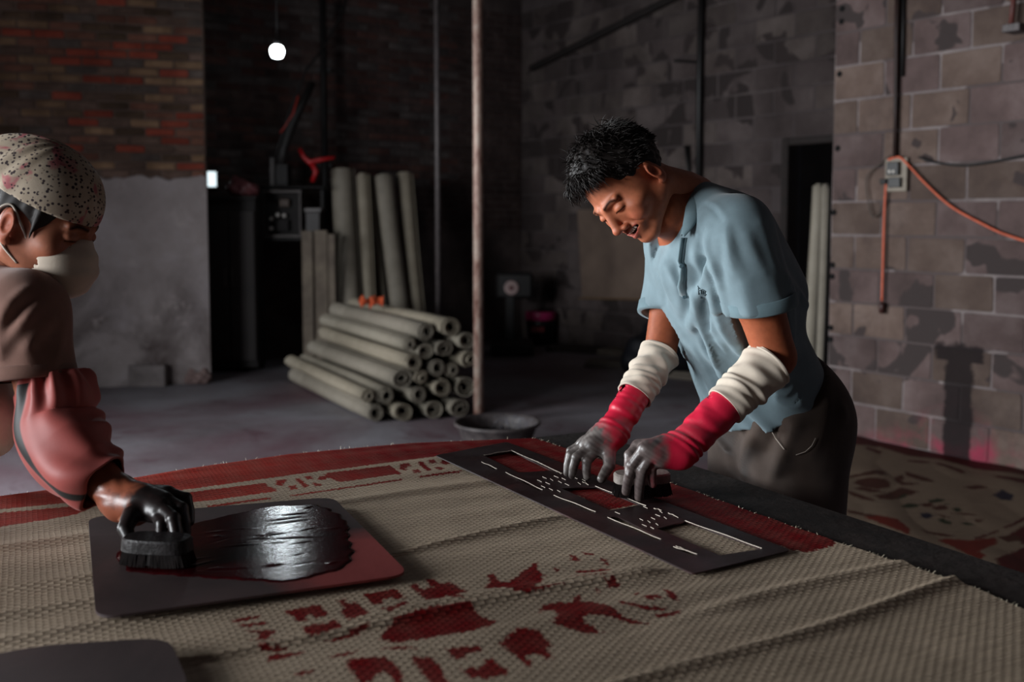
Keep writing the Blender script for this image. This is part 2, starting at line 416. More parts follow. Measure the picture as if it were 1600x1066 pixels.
# walls outside the picture: left with the wide doorway, and behind the camera
SH = wallmat('shell_plaster', ('402b28', '4c3430', '583e39'), 2, objrand=False)
mb = MB(); X = -4.7
for y0, y1, z0, z1 in ((-3, -1.1, 0, 4), (-1.1, .75, 0, .85), (-1.1, .75, 2.45, 4), (.75, 2.55, 0, 4), (2.55, 4.35, 2.4, 4), (4.35, 8.5, 0, 4)): mb.box((X-.1, (y0+y1)/2, (z0+z1)/2), (.2, y1-y0, z1-z0))
tag(mb.build('wall_side', SH), kind='structure')
mb = MB(); mb.box((1.8, -3.1, 2), (13, .2, 4)); tag(mb.build('wall_front', SH), kind='structure')
# ------------------------------------------------------------------ the printing table and the mat on it
TC = onz(825, 685, TAB); TU = (onz(0, 775, TAB)-TC); TU.z = 0; TU.normalize(); TV = Vector((-TU.y, TU.x, 0)); TV = TV if TV.y < 0 else -TV
def uv(x, y, z=TAB): p = onz(x, y, z)-TC; return p.dot(TU), p.dot(TV)
def wp(u, v, z): p = TC+TU*u+TV*v; return Vector((p.x, p.y, z))
TBLK = simple('table_board', '191412', '2e2522', .75, 26, 60, .5)
table = empty('work_table', wp(.5, 1, 0), 'dark dye-stained wooden work table under the printed mat', 'table')
o1, o2 = uv(1200, 765), uv(1600, 895); k = (o2[0]-o1[0])/(o2[1]-o1[1])
ur = lambda v: o1[0]+(v-o1[1])*k
UL = 1.27; vf = .045
def board(u0f, u1f, v0, v1, z0, z1, name):
    mb = MB(); P = [wp(u0f(v0), v0, 0), wp(u1f(v0), v0, 0), wp(u1f(v1), v1, 0), wp(u0f(v1), v1, 0)]
    P = [(p.x, p.y) for p in P]
    mb.prism(P, z0, z1); return mb.build(name, TBLK, table)
nb = 5
for i in range(nb):   # planks of the top, running along the table
    f0 = lambda v, i=i: ur(v)+(UL-ur(v))*i/nb+.002
    f1 = lambda v, i=i: ur(v)+(UL-ur(v))*(i+1)/nb-.002
    board(f0, f1, vf-(.0 if i else .045), 1.98, TAB-.035, TAB-.002*(i % 2), 'plank')
for u0, u1, v0, v1 in ((ur(0)+.08, UL-.08, .06, .09), (ur(1.9)+.1, UL-.08, 1.88, 1.91)):
    board(lambda v: u0, lambda v: u1, v0, v1, TAB-.12, TAB-.037, 'apron')
for u, v in ((ur(.1)+.1, .09), (UL-.1, .09), (ur(1.85)+.1, 1.86), (UL-.1, 1.86)):
    mb = MB(); p = wp(u, v, 0); mb.box((p.x, p.y, (TAB-.036)/2), (.07, .07, TAB-.036), Matrix.Rotation(math.atan2(TU.y, TU.x), 3, 'Z'), .006); mb.build('leg', TBLK, table)

# --- print layout on the mat: polygons in the mat's own plane
def z2(pts, off, sc): return [(off[0]+x/sc, off[1]+y/sc) for x, y in pts]
CB = lambda *p: z2(p, (350, 820), 3.2); CC = lambda *p: z2(p, (650, 660), 2.4615); CD = lambda *p: z2(p, (360, 680), 4.4444)
RED = [
 CB((35,492),(150,472),(192,470),(165,487),(60,510)), CB((75,522),(200,506),(224,508),(215,520),(95,536)), CB((100,553),(272,545),(215,585),(130,602),(190,570)),
 CB((130,605),(302,590),(270,612),(165,634),(250,605)), CB((160,640),(330,640),(300,656),(190,660)),
 CB((298,447),(470,415),(530,470),(455,492),(430,470),(405,482),(420,505),(375,508)), CB((395,525),(480,510),(500,520),(550,490),(600,530),(520,580),(430,600)),
 CB((565,395),(600,388),(620,410),(655,400),(735,470),(630,500),(580,450),(605,435)),
 CB((692,365),(860,335),(905,385),(850,392),(830,380),(790,395),(805,412),(745,418)), CB((780,440),(850,425),(860,415),(890,405),(945,405),(830,465)),
 CB((925,320),(960,310),(985,340),(1040,330),(1005,295),(1045,288),(1080,315),(1130,303),(1215,350),(1165,365),(1200,388),(1150,390),(1110,375),(1080,395),(1010,395),(960,350)),
 CC((262,650),(285,625),(270,600),(300,598),(320,625),(360,625),(400,595),(440,570),(462,545),(468,580),(492,600),(485,635),(455,650),(500,655),(580,640),(575,650),(500,668),(430,685),(355,682),(375,660),(330,652)),
 CC((590,520),(605,522),(635,545),(600,550)), CC((630,508),(690,520),(660,527)), CC((705,540),(715,532),(745,555),(735,562)), CC((525,572),(560,580),(540,587)),
 CC((610,582),(745,573),(745,583),(620,590)), CC((580,605),(755,600),(640,610)), CC((730,630),(760,620),(790,640),(770,650),(735,652)), CC((690,650),(710,660),(700,672)),
 CB((785,590),(800,555),(860,500),(940,455),(1060,425),(1240,425),(1265,460),(1320,490),(1365,505),(1340,530),(1240,560),(1100,580),(960,605),(830,615)),
 CB((500,610),(600,575),(700,540),(750,500),(720,545),(640,585),(560,605)), CB((215,690),(260,670),(390,658),(400,670),(300,695),(220,712)),
 CB((525,690),(560,675),(680,655),(640,677),(540,694)), CB((780,650),(850,638),(980,648),(860,658)), CB((350,775),(480,750),(430,777),(360,790)),
 CB((605,705),(780,690),(850,715),(890,770),(900,850),(830,780),(790,760),(740,790),(690,850),(660,790)), CB((930,690),(1040,690),(1080,730),(1130,830),(1040,830),(1010,787)),
 CB((1110,650),(1290,630),(1295,655),(1220,665),(1195,690),(1140,690)), CB((1185,745),(1290,730),(1310,695),(1340,690),(1425,760),(1330,790),(1230,787)),
 CC((315,870),(395,815),(480,825),(525,875),(500,885),(530,920),(500,930),(470,905),(420,912),(450,945),(430,955),(380,910)),
 CC((465,750),(490,715),(540,705),(600,705),(612,682),(640,680),(630,700),(680,705),(740,730),(800,765),(910,790),(820,785),(740,765),(660,765),(640,780),(680,800),(722,825),(650,825),(560,805),(525,795),(540,765),(530,740),(500,735)),
 CC((780,710),(850,725),(960,730),(970,740),(870,738),(790,722)), CC((870,690),(920,685),(950,700),(890,707)), CC((945,655),(970,665),(1005,690),(1005,712),(975,700)), CC((915,755),(1020,738),(1015,750),(940,765)), CC((830,675),(860,665),(850,685)),
 # border along the far edge
 [(-80,770),(0,740),(900,650),(840,690),(800,700),(680,717),(540,736),(500,740),(410,752),(250,775),(129,788.5),(0,800),(-80,808)],
 [(-60,812),(0,806),(121,795),(140,798),(117,808),(78,816),(0,828),(-60,834)], [(261,787),(281,776),(414,758.5),(428,772),(324,787),(285,790)], [(504,745),(517.5,742),(610,731),(628,744),(531,758)],
 [(453,778),(628,751.5),(628,753.8),(454,780)], [(324,795),(423,781),(423,784),(324,798)], [(655,747.5),(720,739),(720,741.5),(655,750)],
 # border along the right edge and the blocks seen through the stencil
 [(760,690),(900,650),(960,700),(1310,846),(1300,858),(1262,868),(1235,864),(1010,784),(900,742),(780,702)],
 CC((235,125),(370,100),(575,200),(400,215)), CC((545,255),(700,236),(890,318),(740,350)),
 CC((250,148),(700,340),(690,352),(245,162)),
]
for dx, dy in ((0, 0), (855, -112)):
    for q in ([(320,332),(385,322),(395,340),(360,352),(372,372),(315,362)], [(405,370),(450,362),(470,390),(420,398)], [(445,318),(480,312),(545,372),(515,385)],
              [(510,305),(560,298),(575,320),(540,325)], [(560,350),(600,345),(640,365),(590,375)], [(600,320),(630,297),(690,305),(650,330)], [(265,375),(300,380),(330,410),(285,400)]):
        RED.append(CD(*[(x+dx, y+dy) for x, y in q]))
EDGE = [uv(*p) for p in ((-90, 785), (0, 775), (110, 760), (220, 745), (330, 727), (450, 710), (640, 693), (735, 688), (800, 686), (826, 685))]
EDGE.sort(); EU = np.array([e[0] for e in EDGE]); EV = np.array([e[1] for e in EDGE])
RE = [uv(*p) for p in ((826, 685), (1000, 741), (1150, 795), (1301, 849), (1519, 922), (1600, 957))]
RU = np.array([r[0] for r in RE]+[RE[-1][0]-.06]); RV = np.array([r[1] for r in RE]+[2.0])
def inpoly(P, poly):
    x, y = P[:, 0], P[:, 1]; ins = np.zeros(len(P), bool); n = len(poly)
    for i in range(n):
        x0, y0 = poly[i]; x1, y1 = poly[(i+1) % n]
        c = (y0 > y) != (y1 > y)
        ins ^= c & (x < (x1-x0)*(y-y0)/((y1-y0) if y1 != y0 else 1e-9)+x0)
    return ins
def mat_height(u, v):
    """soft ridges left by rolling"""
    h = .004+0*u
    def rg(vc, slope, w, a, u0, u1):
        return a*np.exp(-((v-vc-slope*(u-.4)-.006*np.sin(u*9+vc*20))/w)**2)*sm(u, u0-.12, u0+.1)*(1-sm(u, u1-.1, u1+.12))
    h = h+rg(.664, .17, .009, .006, .22, .62)+rg(.955, .005, .010, .008, -.3, 1.25)+rg(.925, .0, .012, .004, .1, .75)+rg(1.25, .11, .012, .009, -.3, .7)+rg(1.05, .0, .03, .004, .2, 1.3)
    h = h+rg(.70, .0, .014, .006, .95, 1.4)+rg(.80, -.02, .014, .006, .9, 1.4)+rg(.56, .03, .016, .004, .95, 1.4)+rg(.36, .02, .02, .004, .0, 1.4)+rg(1.12, .05, .015, .006, -.3, .3)
    h = .004+(h-.004)*(1-.9*(1-sm(u, .225, .29))*(1-sm(v, .985, 1.03)))
    return h+.0012*np.sin(v*60+u*2)*np.sin(u*5)
ST = .0033
gu = np.linspace(0, 1, 440); gv = np.linspace(0, 1, 590)
SV, SU = np.meshgrid(gv, gu, indexing='ij')
v0 = np.interp(SU*1.4-.1, EU, EV)
VV = v0+(1.93-v0)*SV
u0 = np.interp(VV, RV, RU); UU = u0+(1.255-u0)*SU
VV = np.where(SV < .2, np.interp(UU, EU, EV)*(1-SV/.2)+VV*(SV/.2)*1+0*VV, VV) if False else np.interp(UU, EU, EV)+(1.93-np.interp(UU, EU, EV))*SV
UU = np.interp(VV, RV, RU); UU = UU+(1.255-UU)*SU
HH = mat_height(UU, VV)
jr = np.random.RandomState(3)
P2 = np.stack([UU.ravel(), VV.ravel()], 1)
Pj = P2+jr.normal(0, .0012, P2.shape)+np.stack([.0015*np.sin(P2[:, 1]*900), .0015*np.sin(P2[:, 0]*500)], 1)
STRAW = np.array(lin('baa792')); CRED = np.array(lin('78070d')); ORED = np.array(lin('a22a1a'))
cols = np.tile(STRAW, (len(P2), 1))
cols *= (1+.10*wob(np.c_[P2, P2[:, :1]*0], 9, 1)+.07*wob(np.c_[P2[:, 0]*.4, P2[:, 1]*4, P2[:, 0]*0], 60, 2))[:, None]
for poly in RED:
    q = [uv(*p) for p in poly]
    m = inpoly(Pj, q)
    f = sm(P2[m][:, 0], .25, .85)*(P2[m][:, 1] < .45)
    c = CRED*(1-f[:, None])+ORED*f[:, None]
    fade = .06+.08*wob(np.c_[P2[m], P2[m][:, :1]], 40, 5)[:, None]
    cols[m] = c*(1-fade)+cols[m]*fade*.6
W = np.array([list(wp(0, 0, TAB))])+P2[:, :1]*np.array(TU)+P2[:, 1:]*np.array(TV); W[:, 2] = TAB+.001+HH.ravel()
W[:, 2] -= .006*(1-sm(P2[:, 1]-np.interp(P2[:, 0], EU, EV), -.01, .03))
nv, nu = UU.shape; I = np.arange(nv*nu).reshape(nv, nu)
Fq = np.stack([I[:-1, :-1], I[1:, :-1], I[1:, 1:], I[:-1, 1:]], -1).reshape(-1, 4)
def straw_mat(name, ps=1.0, attr=True, base='9c8a74', uvname=True, bstr=.8):
    """woven rush: fine weft straws crossed by twisted warp strings"""
    m, nt, b = nodes(name); tc = nt.nodes.new('ShaderNodeTexCoord'); co = tc.outputs['UV'] if uvname else tc.outputs['Object']
    sep = N(nt, 'ShaderNodeSeparateXYZ'); L(nt, co, sep.inputs[0]); u, v = sep.outputs[0], sep.outputs[1]
    wb_ = noise(nt, co, 30, 2); vv = math_(nt, 'ADD', v, math_(nt, 'MULTIPLY', wb_, .004)); uu = math_(nt, 'ADD', u, math_(nt, 'MULTIPLY', wb_, .004))
    pv, pu = .0062*ps, .0165*ps
    sv = math_(nt, 'POWER', math_(nt, 'ABSOLUTE', math_(nt, 'SINE', math_(nt, 'MULTIPLY', vv, math.pi/pv))), .5)
    row = math_(nt, 'MULTIPLY', math_(nt, 'FLOOR', math_(nt, 'DIVIDE', vv, pv)), math.pi/2)
    warp = math_(nt, 'POWER', math_(nt, 'ABSOLUTE', math_(nt, 'SINE', math_(nt, 'ADD', math_(nt, 'MULTIPLY', uu, math.pi/pu), row))), .5)
    h = math_(nt, 'ADD', math_(nt, 'MULTIPLY', sv, .6), math_(nt, 'MULTIPLY', warp, .4))
    mp = nt.nodes.new('ShaderNodeMapping'); L(nt, co, mp.inputs[0]); mp.inputs['Scale'].default_value = (14, 260, 1)
    st = noise(nt, mp.outputs[0], 1.0/ps, 4, .7)
    if attr: a = N(nt, 'ShaderNodeAttribute', attribute_name='Col'); col = a.outputs['Color']
    else:
        r = nt.nodes.new('ShaderNodeRGB'); r.outputs[0].default_value = (*lin(base), 1); col = r.outputs[0]
    k1 = ramp(nt, st, [(.25, (.55, .53, .5)), (.5, (.95, .95, .95)), (.75, (1.25, 1.25, 1.2))])
    col = mixc(nt, 1.0, col, k1, 'MULTIPLY')
    k2 = ramp(nt, h, [(.15, (.30, .28, .26)), (.85, (1, 1, 1))])
    col = mixc(nt, .8, col, k2, 'MULTIPLY')
    L(nt, col, b.inputs['Base Color']); b.inputs['Roughness'].default_value = .6; b.inputs['Specular IOR Level'].default_value = .16
    bump(nt, b, math_(nt, 'ADD', h, math_(nt, 'MULTIPLY', st, .8)), bstr, .0022*ps)
    return m
MATM = straw_mat('printed_rush', 1.08, bstr=1.0)
sedge = mesh_np('printed_mat', W, Fq, MATM, None, True, cols, P2)
tag(sedge, 'large woven straw mat with wet red prints, spread over the work table', 'mat')
# cut straw ends standing up along the far edge, and along the right edge
r = np.random.RandomState(5); mb = MB()
for i in range(260):
    u = r.uniform(-.0, 1.25); v = float(np.interp(u, EU, EV)); p = wp(u, v+.004, TAB-.004); d = Vector((r.normal(0, .004), .003+r.normal(0, .003), abs(r.normal(.0005, .0025))))
    mb.tube([p, p+d*.9+Vector((0, 0, .0005)), p+d*1.5+Vector((0, 0, .0005))], [.0006, .0005, .0003], 3)
for i in range(220):
    v = r.uniform(.02, 1.7); u = float(np.interp(v, RV, RU)); p = wp(u+.002, v, TAB+.004); d = -TU*abs(r.normal(.004, .003))+Vector((0, 0, abs(r.normal(0, .002))))+TV*r.normal(0, .003)
    mb.tube([p, p+d*.6, p+d], [.0006, .0005, .0003], 3)
fr = tag(mb.build('fringe', simple('straw_end', 'b3a78f', 'd0c6b0', .5, 300), sedge), kind='stuff')
fr['label'] = 'pale cut straw ends along the mat edge'

# --- stencil and plates lying on the mat
def plate_from(outline, holes, z, th, name, mat, parent=None, res=8, lift=None):
    cu = bpy.data.curves.new(name, 'CURVE'); cu.dimensions = '2D'; cu.fill_mode = 'BOTH'; cu.extrude = th/2
    for pts in [outline]+holes:
        s = cu.splines.new('POLY'); s.points.add(len(pts)-1); s.use_cyclic_u = True
        for i, (a, b_) in enumerate(pts): s.points[i].co = (a, b_, 0, 1)
    tmp = bpy.data.objects.new('tmp', cu); COL.objects.link(tmp); dg = bpy.context.evaluated_depsgraph_get(); dg.update()
    me = bpy.data.meshes.new_from_object(tmp.evaluated_get(dg)); bpy.data.objects.remove(tmp); bpy.data.curves.remove(cu)
    V = np.array([v.co[:] for v in me.vertices]); ul = V[:, :2].copy()
    w = np.array([list(wp(a, b_, 0)) for a, b_ in ul]); w[:, 2] = z+V[:, 2]
    if lift is not None: w[:, 2] += lift(ul)
    me.vertices.foreach_set('co', w.astype(np.float32).ravel()); me.update(); me.name = name
    me.materials.clear()
    o = link(name, me, mat, parent)
    if parent is not None: o.matrix_parent_inverse = parent.matrix_basis.inverted()
    return o
def dense(pts, n=10, rad=0):
    out = []; k = len(pts)
    for i in range(k):
        a = Vector(pts[i-1]); b_ = Vector(pts[i]); c = Vector(pts[(i+1) % k])
        if rad:
            r1 = min(rad, (a-b_).length*.4, (c-b_).length*.4); p = b_+(a-b_).normalized()*r1; q = b_+(c-b_).normalized()*r1
            for t in np.linspace(0, 1, 7): out.append(tuple((p*(1-t)+b_*t)*(1-t)+(b_*(1-t)+q*t)*t))
            nx = Vector(pts[(i+1) % k]); nn = Vector(pts[(i+2) % k]); r2 = min(rad, (nx-b_).length*.4, (nn-nx).length*.4); e = nx+(b_-nx).normalized()*r2
            for t in np.linspace(0, 1, n)[1:-1]: out.append(tuple(q*(1-t)+e*t))
        else:
            for t in np.linspace(0, 1, n, endpoint=False): out.append(tuple(b_*(1-t)+c*t))
    return out
zs = TAB+.012
def dye_mat(name, dark, mid, dry, sc=6, rough=.35):
    m, nt, b = nodes(name); co = position(nt)
    col = ramp(nt, noise(nt, co, sc, 6, .6, .7), [(.3, dark), (.52, mid), (.72, dry)])
    L(nt, col, b.inputs['Base Color'])
    rr = ramp(nt, noise(nt, co, sc*2, 4), [(.3, (rough,)*3), (.7, (rough+.3,)*3)]); L(nt, rr, b.inputs['Roughness'])
    bump(nt, b, noise(nt, co, 90, 4), .15, .003); b.inputs['Specular IOR Level'].default_value = .35
    return m
STEN = dye_mat('stencil_sheet', '170c0c', '241112', '46211f', 5)
Q = lambda *p: [uv(*a, zs) for a in z2(p, (650, 660), 2.4615)]
sten_out = dense([uv(*p, zs) for p in ((680, 711), (792, 690), (1236, 859), (1083, 896))], 12, .01)
holes = [Q((262,127),(368,109),(520,184),(392,192)), Q((560,253),(690,246),(862,316),(748,338)), Q((928,407),(1035,379),(1328,485),(1170,511)),
         Q((250,153),(262,152),(312,178),(298,180)), Q((343,193),(356,192),(488,260),(474,263)), Q((528,281),(542,279),(692,342),(676,346)), Q((735,366),(775,360),(950,448),(925,452)), Q((985,480),(1010,473),(1082,505),(1060,510))]
def clear(pts):
    for h_ in holes[:8]:
        for k_ in range(len(h_)):
            a_ = Vector(h_[k_-1]); b_ = Vector(h_[k_]); d_ = b_-a_
            for p_ in pts:
                t_ = max(0, min(1, (Vector(p_)-a_).dot(d_)/d_.dot(d_)))
                if (a_+d_*t_-Vector(p_)).length < .004: return False
        if inpoly(np.array(pts), h_).any(): return False
    return True
for cx, cy in ((520, 222), (880, 362)):
    rr_ = random.Random(cx)
    for i in range(-3, 4):
        for j in range(-2, 3):
            if rr_.random() < .42: continue
            x = cx+i*30+j*16+rr_.uniform(-2, 2); y = cy+i*9-j*13+rr_.uniform(-1.2, 1.2); l = rr_.uniform(7, 12)
            q_ = Q((x-l, y-3.2), (x-l+5, y-4.4), (x+l, y+3.0), (x+l-5, y+4.4))
            if clear(q_): holes.append(q_)
stencil = plate_from(sten_out, holes, TAB+.0105, .0026, 'stencil', STEN, None, lift=lambda a: -.0005+0*a[:, 0])
tag(stencil, 'long dark cut-out stencil sheet lying along the right border of the mat', 'stencil')
# thin pale tubes on slot and dash edges stand in for glints of light
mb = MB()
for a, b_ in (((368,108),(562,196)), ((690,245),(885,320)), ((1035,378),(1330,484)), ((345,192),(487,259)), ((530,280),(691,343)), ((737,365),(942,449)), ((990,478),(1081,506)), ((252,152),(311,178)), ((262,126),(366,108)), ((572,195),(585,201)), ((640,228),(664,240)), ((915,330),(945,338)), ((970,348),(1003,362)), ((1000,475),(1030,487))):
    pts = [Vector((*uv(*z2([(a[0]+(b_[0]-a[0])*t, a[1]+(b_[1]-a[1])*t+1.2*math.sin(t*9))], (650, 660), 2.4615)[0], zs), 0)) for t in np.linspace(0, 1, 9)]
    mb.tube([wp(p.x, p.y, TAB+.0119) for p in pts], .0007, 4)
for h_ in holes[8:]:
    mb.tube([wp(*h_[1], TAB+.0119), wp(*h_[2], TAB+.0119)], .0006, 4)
tag(mb.build('slot_glint', simple('glint_pale', 'b8aa9c', 'd4c8ba', .4, 80), stencil), kind='stuff')

def tray(pts, name, label, mat, rad=.05, z=None, lift=None):
    o = plate_from(dense([uv(*p, zs) for p in pts], 10, rad), [], z or zs, .004, name, mat, None, lift=lift); return tag(o, label, 'plate')
def plate_mat():
    m, nt, b = nodes('rubber_plate'); co = position(nt)
    col = ramp(nt, noise(nt, co, 4, 6, .6, .5), [(.3, '2a2122'), (.55, '3d3030'), (.75, '4c3838')])
    d = N(nt, 'ShaderNodeVectorMath', operation='DISTANCE'); L(nt, co, d.inputs[0]); d.inputs[1].default_value = onz(588, 885, zs)
    f = math_(nt, 'MULTIPLY', math_(nt, 'SUBTRACT', math_(nt, 'ADD', .15, math_(nt, 'MULTIPLY', noise(nt, co, 14, 5, .6), .06)), d.outputs['Value']), 14, True)
    col = mixc(nt, math_(nt, 'MULTIPLY', f, .85), col, '8a3a38')
    L(nt, col, b.inputs['Base Color']); b.inputs['Roughness'].default_value = .6; b.inputs['Specular IOR Level'].default_value = .3
    bump(nt, b, noise(nt, co, 60, 5), .15, .003)
    return m
PLM = plate_mat()
lf = lambda a: .006+0*a[:, 0]
tray_o = tray(((138, 815), (520, 783), (640, 905), (150, 975)), 'dye_plate', 'square dark rubber plate holding a pool of wet red dye', PLM, .035, lift=lf)
tray2 = tray(((-60, 1050), (60, 1026), (265, 1012), (300, 1100), (0, 1140)), 'dye_plate', 'bare grey rubber plate cut off by the lower left corner', PLM, .04, lift=lambda a: .012+0*a[:, 0])
# the wet dye itself: a shallow glossy pool with scraped lumps
pool = [uv(*p, zs) for p in ((172, 882), (182, 866), (215, 852), (262, 835), (330, 815), (420, 796), (500, 792), (535, 806), (552, 835), (558, 868), (545, 900), (490, 915), (440, 924), (380, 918), (300, 912), (230, 908), (192, 903))]
pool = dense(pool, 5, .03); pu = np.array(pool)
n0, n1 = 190, 190; gx = np.linspace(pu[:, 0].min()-.01, pu[:, 0].max()+.01, n0); gy = np.linspace(pu[:, 1].min()-.01, pu[:, 1].max()+.01, n1)
GX, GY = np.meshgrid(gx, gy, indexing='ij'); PP = np.stack([GX.ravel(), GY.ravel()], 1)
dist = np.full(len(PP), 9.0)
for i in range(len(pool)):
    a = np.array(pool[i-1]); b_ = np.array(pool[i]); d = b_-a; t = np.clip(((PP-a) @ d)/(d @ d+1e-12), 0, 1); dist = np.minimum(dist, np.linalg.norm(PP-a-t[:, None]*d, axis=1))
ins = inpoly(PP, pool); sd = np.where(ins, dist, -dist)+.006*wob(np.c_[PP, PP[:, :1]*0], 70, 4)
lump = np.maximum(wob(np.c_[PP[:, 0]*.5+PP[:, 1]*.2, PP[:, 1]*1.6, PP[:, 0]*0], 95, 8), 0)*sm(PP[:, 0], .62, .7)*(1-sm(PP[:, 0], .84, .93))
pr = np.random.RandomState(17); blob = np.zeros(len(PP))
for i in range(70):
    cu_, cv_ = pr.uniform(.60, .98), pr.uniform(.34, .74); l_, w_ = pr.uniform(.008, .03), pr.uniform(.002, .005); a_ = pr.normal(0, .25); du, dv = PP[:, 0]-cu_, PP[:, 1]-cv_
    blob += pr.uniform(.0003, .0011)*pr.choice([1, 1, -.6])*np.exp(-((du*math.cos(a_)+dv*math.sin(a_))/l_)**2-((dv*math.cos(a_)-du*math.sin(a_))/w_)**2)
hz = -.002+.0035*sm(sd, 0, .012)+blob*sm(sd, .01, .04)+.00003*wob(np.c_[PP, PP[:, :1]*0], 120, 9)*sm(sd, .01, .03)
W2 = np.array([list(wp(a, b_, 0)) for a, b_ in PP]); W2[:, 2] = zs+.006+.002+hz
J = np.arange(n0*n1).reshape(n0, n1); Fp = np.stack([J[:-1, :-1], J[:-1, 1:], J[1:, 1:], J[1:, :-1]], -1).reshape(-1, 4)
Fp = Fp[(sd[Fp] > -.004).all(1)]
def pool_mat():
    m, nt, b = nodes('wet_dye'); co = position(nt)
    L(nt, ramp(nt, noise(nt, co, 16, 5, .6), [(.35, '1c0306'), (.6, '300509'), (.75, '4c070d')]), b.inputs['Base Color'])
    b.inputs['Roughness'].default_value = .13; b.inputs['Specular IOR Level'].default_value = .42
    bump(nt, b, noise(nt, co, 150, 4, .6), .35, .0006)
    return m
dp = mesh_np('dye_pool', W2, Fp, pool_mat(), tray_o, True); dp['label'] = 'glossy dark red wet dye'
# ------------------------------------------------------------------ rolled mats
STRAWR = []
for nm, c1, c2 in (('rush_roll_a', '827a6c', '968e80'), ('rush_roll_b', '797165', '8d8578'), ('rush_roll_c', '857b6b', '998f7e')):
    m, nt, b = nodes(nm); co = objco(nt); sep = N(nt, 'ShaderNodeSeparateXYZ'); L(nt, co, sep.inputs[0])
    col = ramp(nt, noise(nt, co, 6, 6, .65), [(.3, c1), (.7, c2)])
    w = math_(nt, 'SINE', math_(nt, 'MULTIPLY', sep.outputs[2], 2*math.pi/.012))
    k = ramp(nt, math_(nt, 'ADD', math_(nt, 'MULTIPLY', w, .5), .5), [(0, (.75, .73, .7)), (.6, (1, 1, 1))]); col = mixc(nt, .6, col, k, 'MULTIPLY')
    L(nt, col, b.inputs['Base Color']); b.inputs['Roughness'].default_value = .6; bump(nt, b, math_(nt, 'ADD', w, noise(nt, co, 90, 3)), .4, .003)
    STRAWR.append(m)
rolls = random.Random(21)
def roll_mesh(Ln, r, turns, seed):
    q = random.Random(seed); st = int(turns*22); outer = []; inner = []; th = .0055
    ph = q.uniform(0, 6.28); sq = q.uniform(.9, 1.0)
    for i in range(st+1):
        t = i/st; a = ph+t*turns*2*math.pi; rr = r*(1-.64*t)+.002*math.sin(a*2+seed)
        outer.append((rr*math.cos(a), sq*rr*math.sin(a))); inner.append(((rr-th)*math.cos(a), sq*(rr-th)*math.sin(a)))
    path = outer+inner[::-1]; n = len(path); V = []; NZ = 5
    for k in range(NZ+1):
        z = Ln*k/NZ; s = 1+.02*math.sin(k*1.7+seed); bx_ = .006*math.sin(k*.9+seed*2)
        tel = (lambda i: 0)
        for i, (x, y) in enumerate(path):
            t = (i if i < st+1 else n-1-i)/st
            zz = z
            if k in (0, NZ): zz = z+(1 if k else -1)*.012*math.sin(t*5+seed)
            V.append((x*s+bx_, y*s, zz))
    F = [(k*n+i, k*n+(i+1) % n, (k+1)*n+(i+1) % n, (k+1)*n+i) for k in range(NZ) for i in range(n)]
    for base, fl in ((0, 1), (NZ*n, 0)):
        for i in range(st):
            f = (base+i, base+i+1, base+n-2-i, base+n-1-i); F.append(f[::-1] if not fl else f)
    me = bpy.data.meshes.new('rolled_mat'); me.from_pydata(V, [], F); me.update()
    me.polygons.foreach_set('use_smooth', [i < NZ*n for i in range(len(me.polygons))]); me.materials.append(STRAWR[seed % 3])
    return me
def roll(a, b, r, seed, label, group, turns=3.4):
    a = Vector(a); b = Vector(b); me = roll_mesh((b-a).length, r, turns, seed)
    o = link('rolled_mat', me); o.location = a; o.rotation_euler = (b-a).to_track_quat('Z', 'Y').to_euler()
    return tag(o, label, 'mat roll', group)
e0 = onz(577, 661); e1 = onz(735, 652); en = Vector((0, 0, 1)).cross(e1-e0).normalized()
AX = Vector((-.478, .878, 0))
ends = [ # near end px centre, radius px, length
 (582, 647, 16, 'bottom left'), (628, 645, 17, ''), (676, 641, 16, ''), (714, 640, 17, ''),
 (577, 627, 13, ''), (609, 611, 17, ''), (651, 611, 15, ''), (686, 600, 16, ''), (720, 603, 18, ''),
 (623, 590, 17, ''), (656, 589, 13, ''), (707, 582, 14, ''), (679, 573, 16, ''),
 (641, 567, 15, ''), (663, 552, 14, ''), (691, 545, 15, ''), (728, 560, 15, ''),
 (643, 543, 13, ''), (667, 524, 17, ''), (700, 514, 18, ''), (723, 531, 16, '')]
names = ['bottom left roll of the pile, its open end facing us', 'second roll from the left in the bottom layer of the pile', 'third roll from the left in the bottom layer of the pile', 'bottom right roll of the pile beside the rusty post',
 'thin roll resting just above the bottom left roll', 'roll at the left edge, third step up the pile', 'middle roll directly above the bottom layer', 'squashed roll in the middle right, above the bottom layer', 'wide open-ended roll touching the rusty post, low in the pile',
 'left edge roll halfway up the pile', 'narrow roll next to the left edge, halfway up', 'small round roll left of the rusty post, halfway up', 'roll in the very middle of the pile',
 'left edge roll above the halfway step', 'narrow roll in the second layer from the top', 'roll just under the topmost roll', 'dark-cored roll against the rusty post, upper half', 
 'left edge roll on the second step from the top', 'top left roll of the pile with an orange scrap behind it', 'topmost roll of the pile', 'upper right roll of the pile beside the rusty post']
ends = [list(e) for e in ends]
for it in range(60):          # let the rolls settle beside each other
    for i in range(len(ends)):
        for j in range(i):
            dx, dy = ends[i][0]-ends[j][0], ends[i][1]-ends[j][1]; dd = math.hypot(dx, dy); need = (ends[i][2]+ends[j][2])*.985
            if dd < need:
                k = (need-dd)/dd*.5; ends[i][0] += dx*k; ends[i][1] += dy*k; ends[j][0] -= dx*k; ends[j][1] -= dy*k
    for e in ends: e[1] = min(e[1], 662-(e[0]-577)*9/158-e[2])
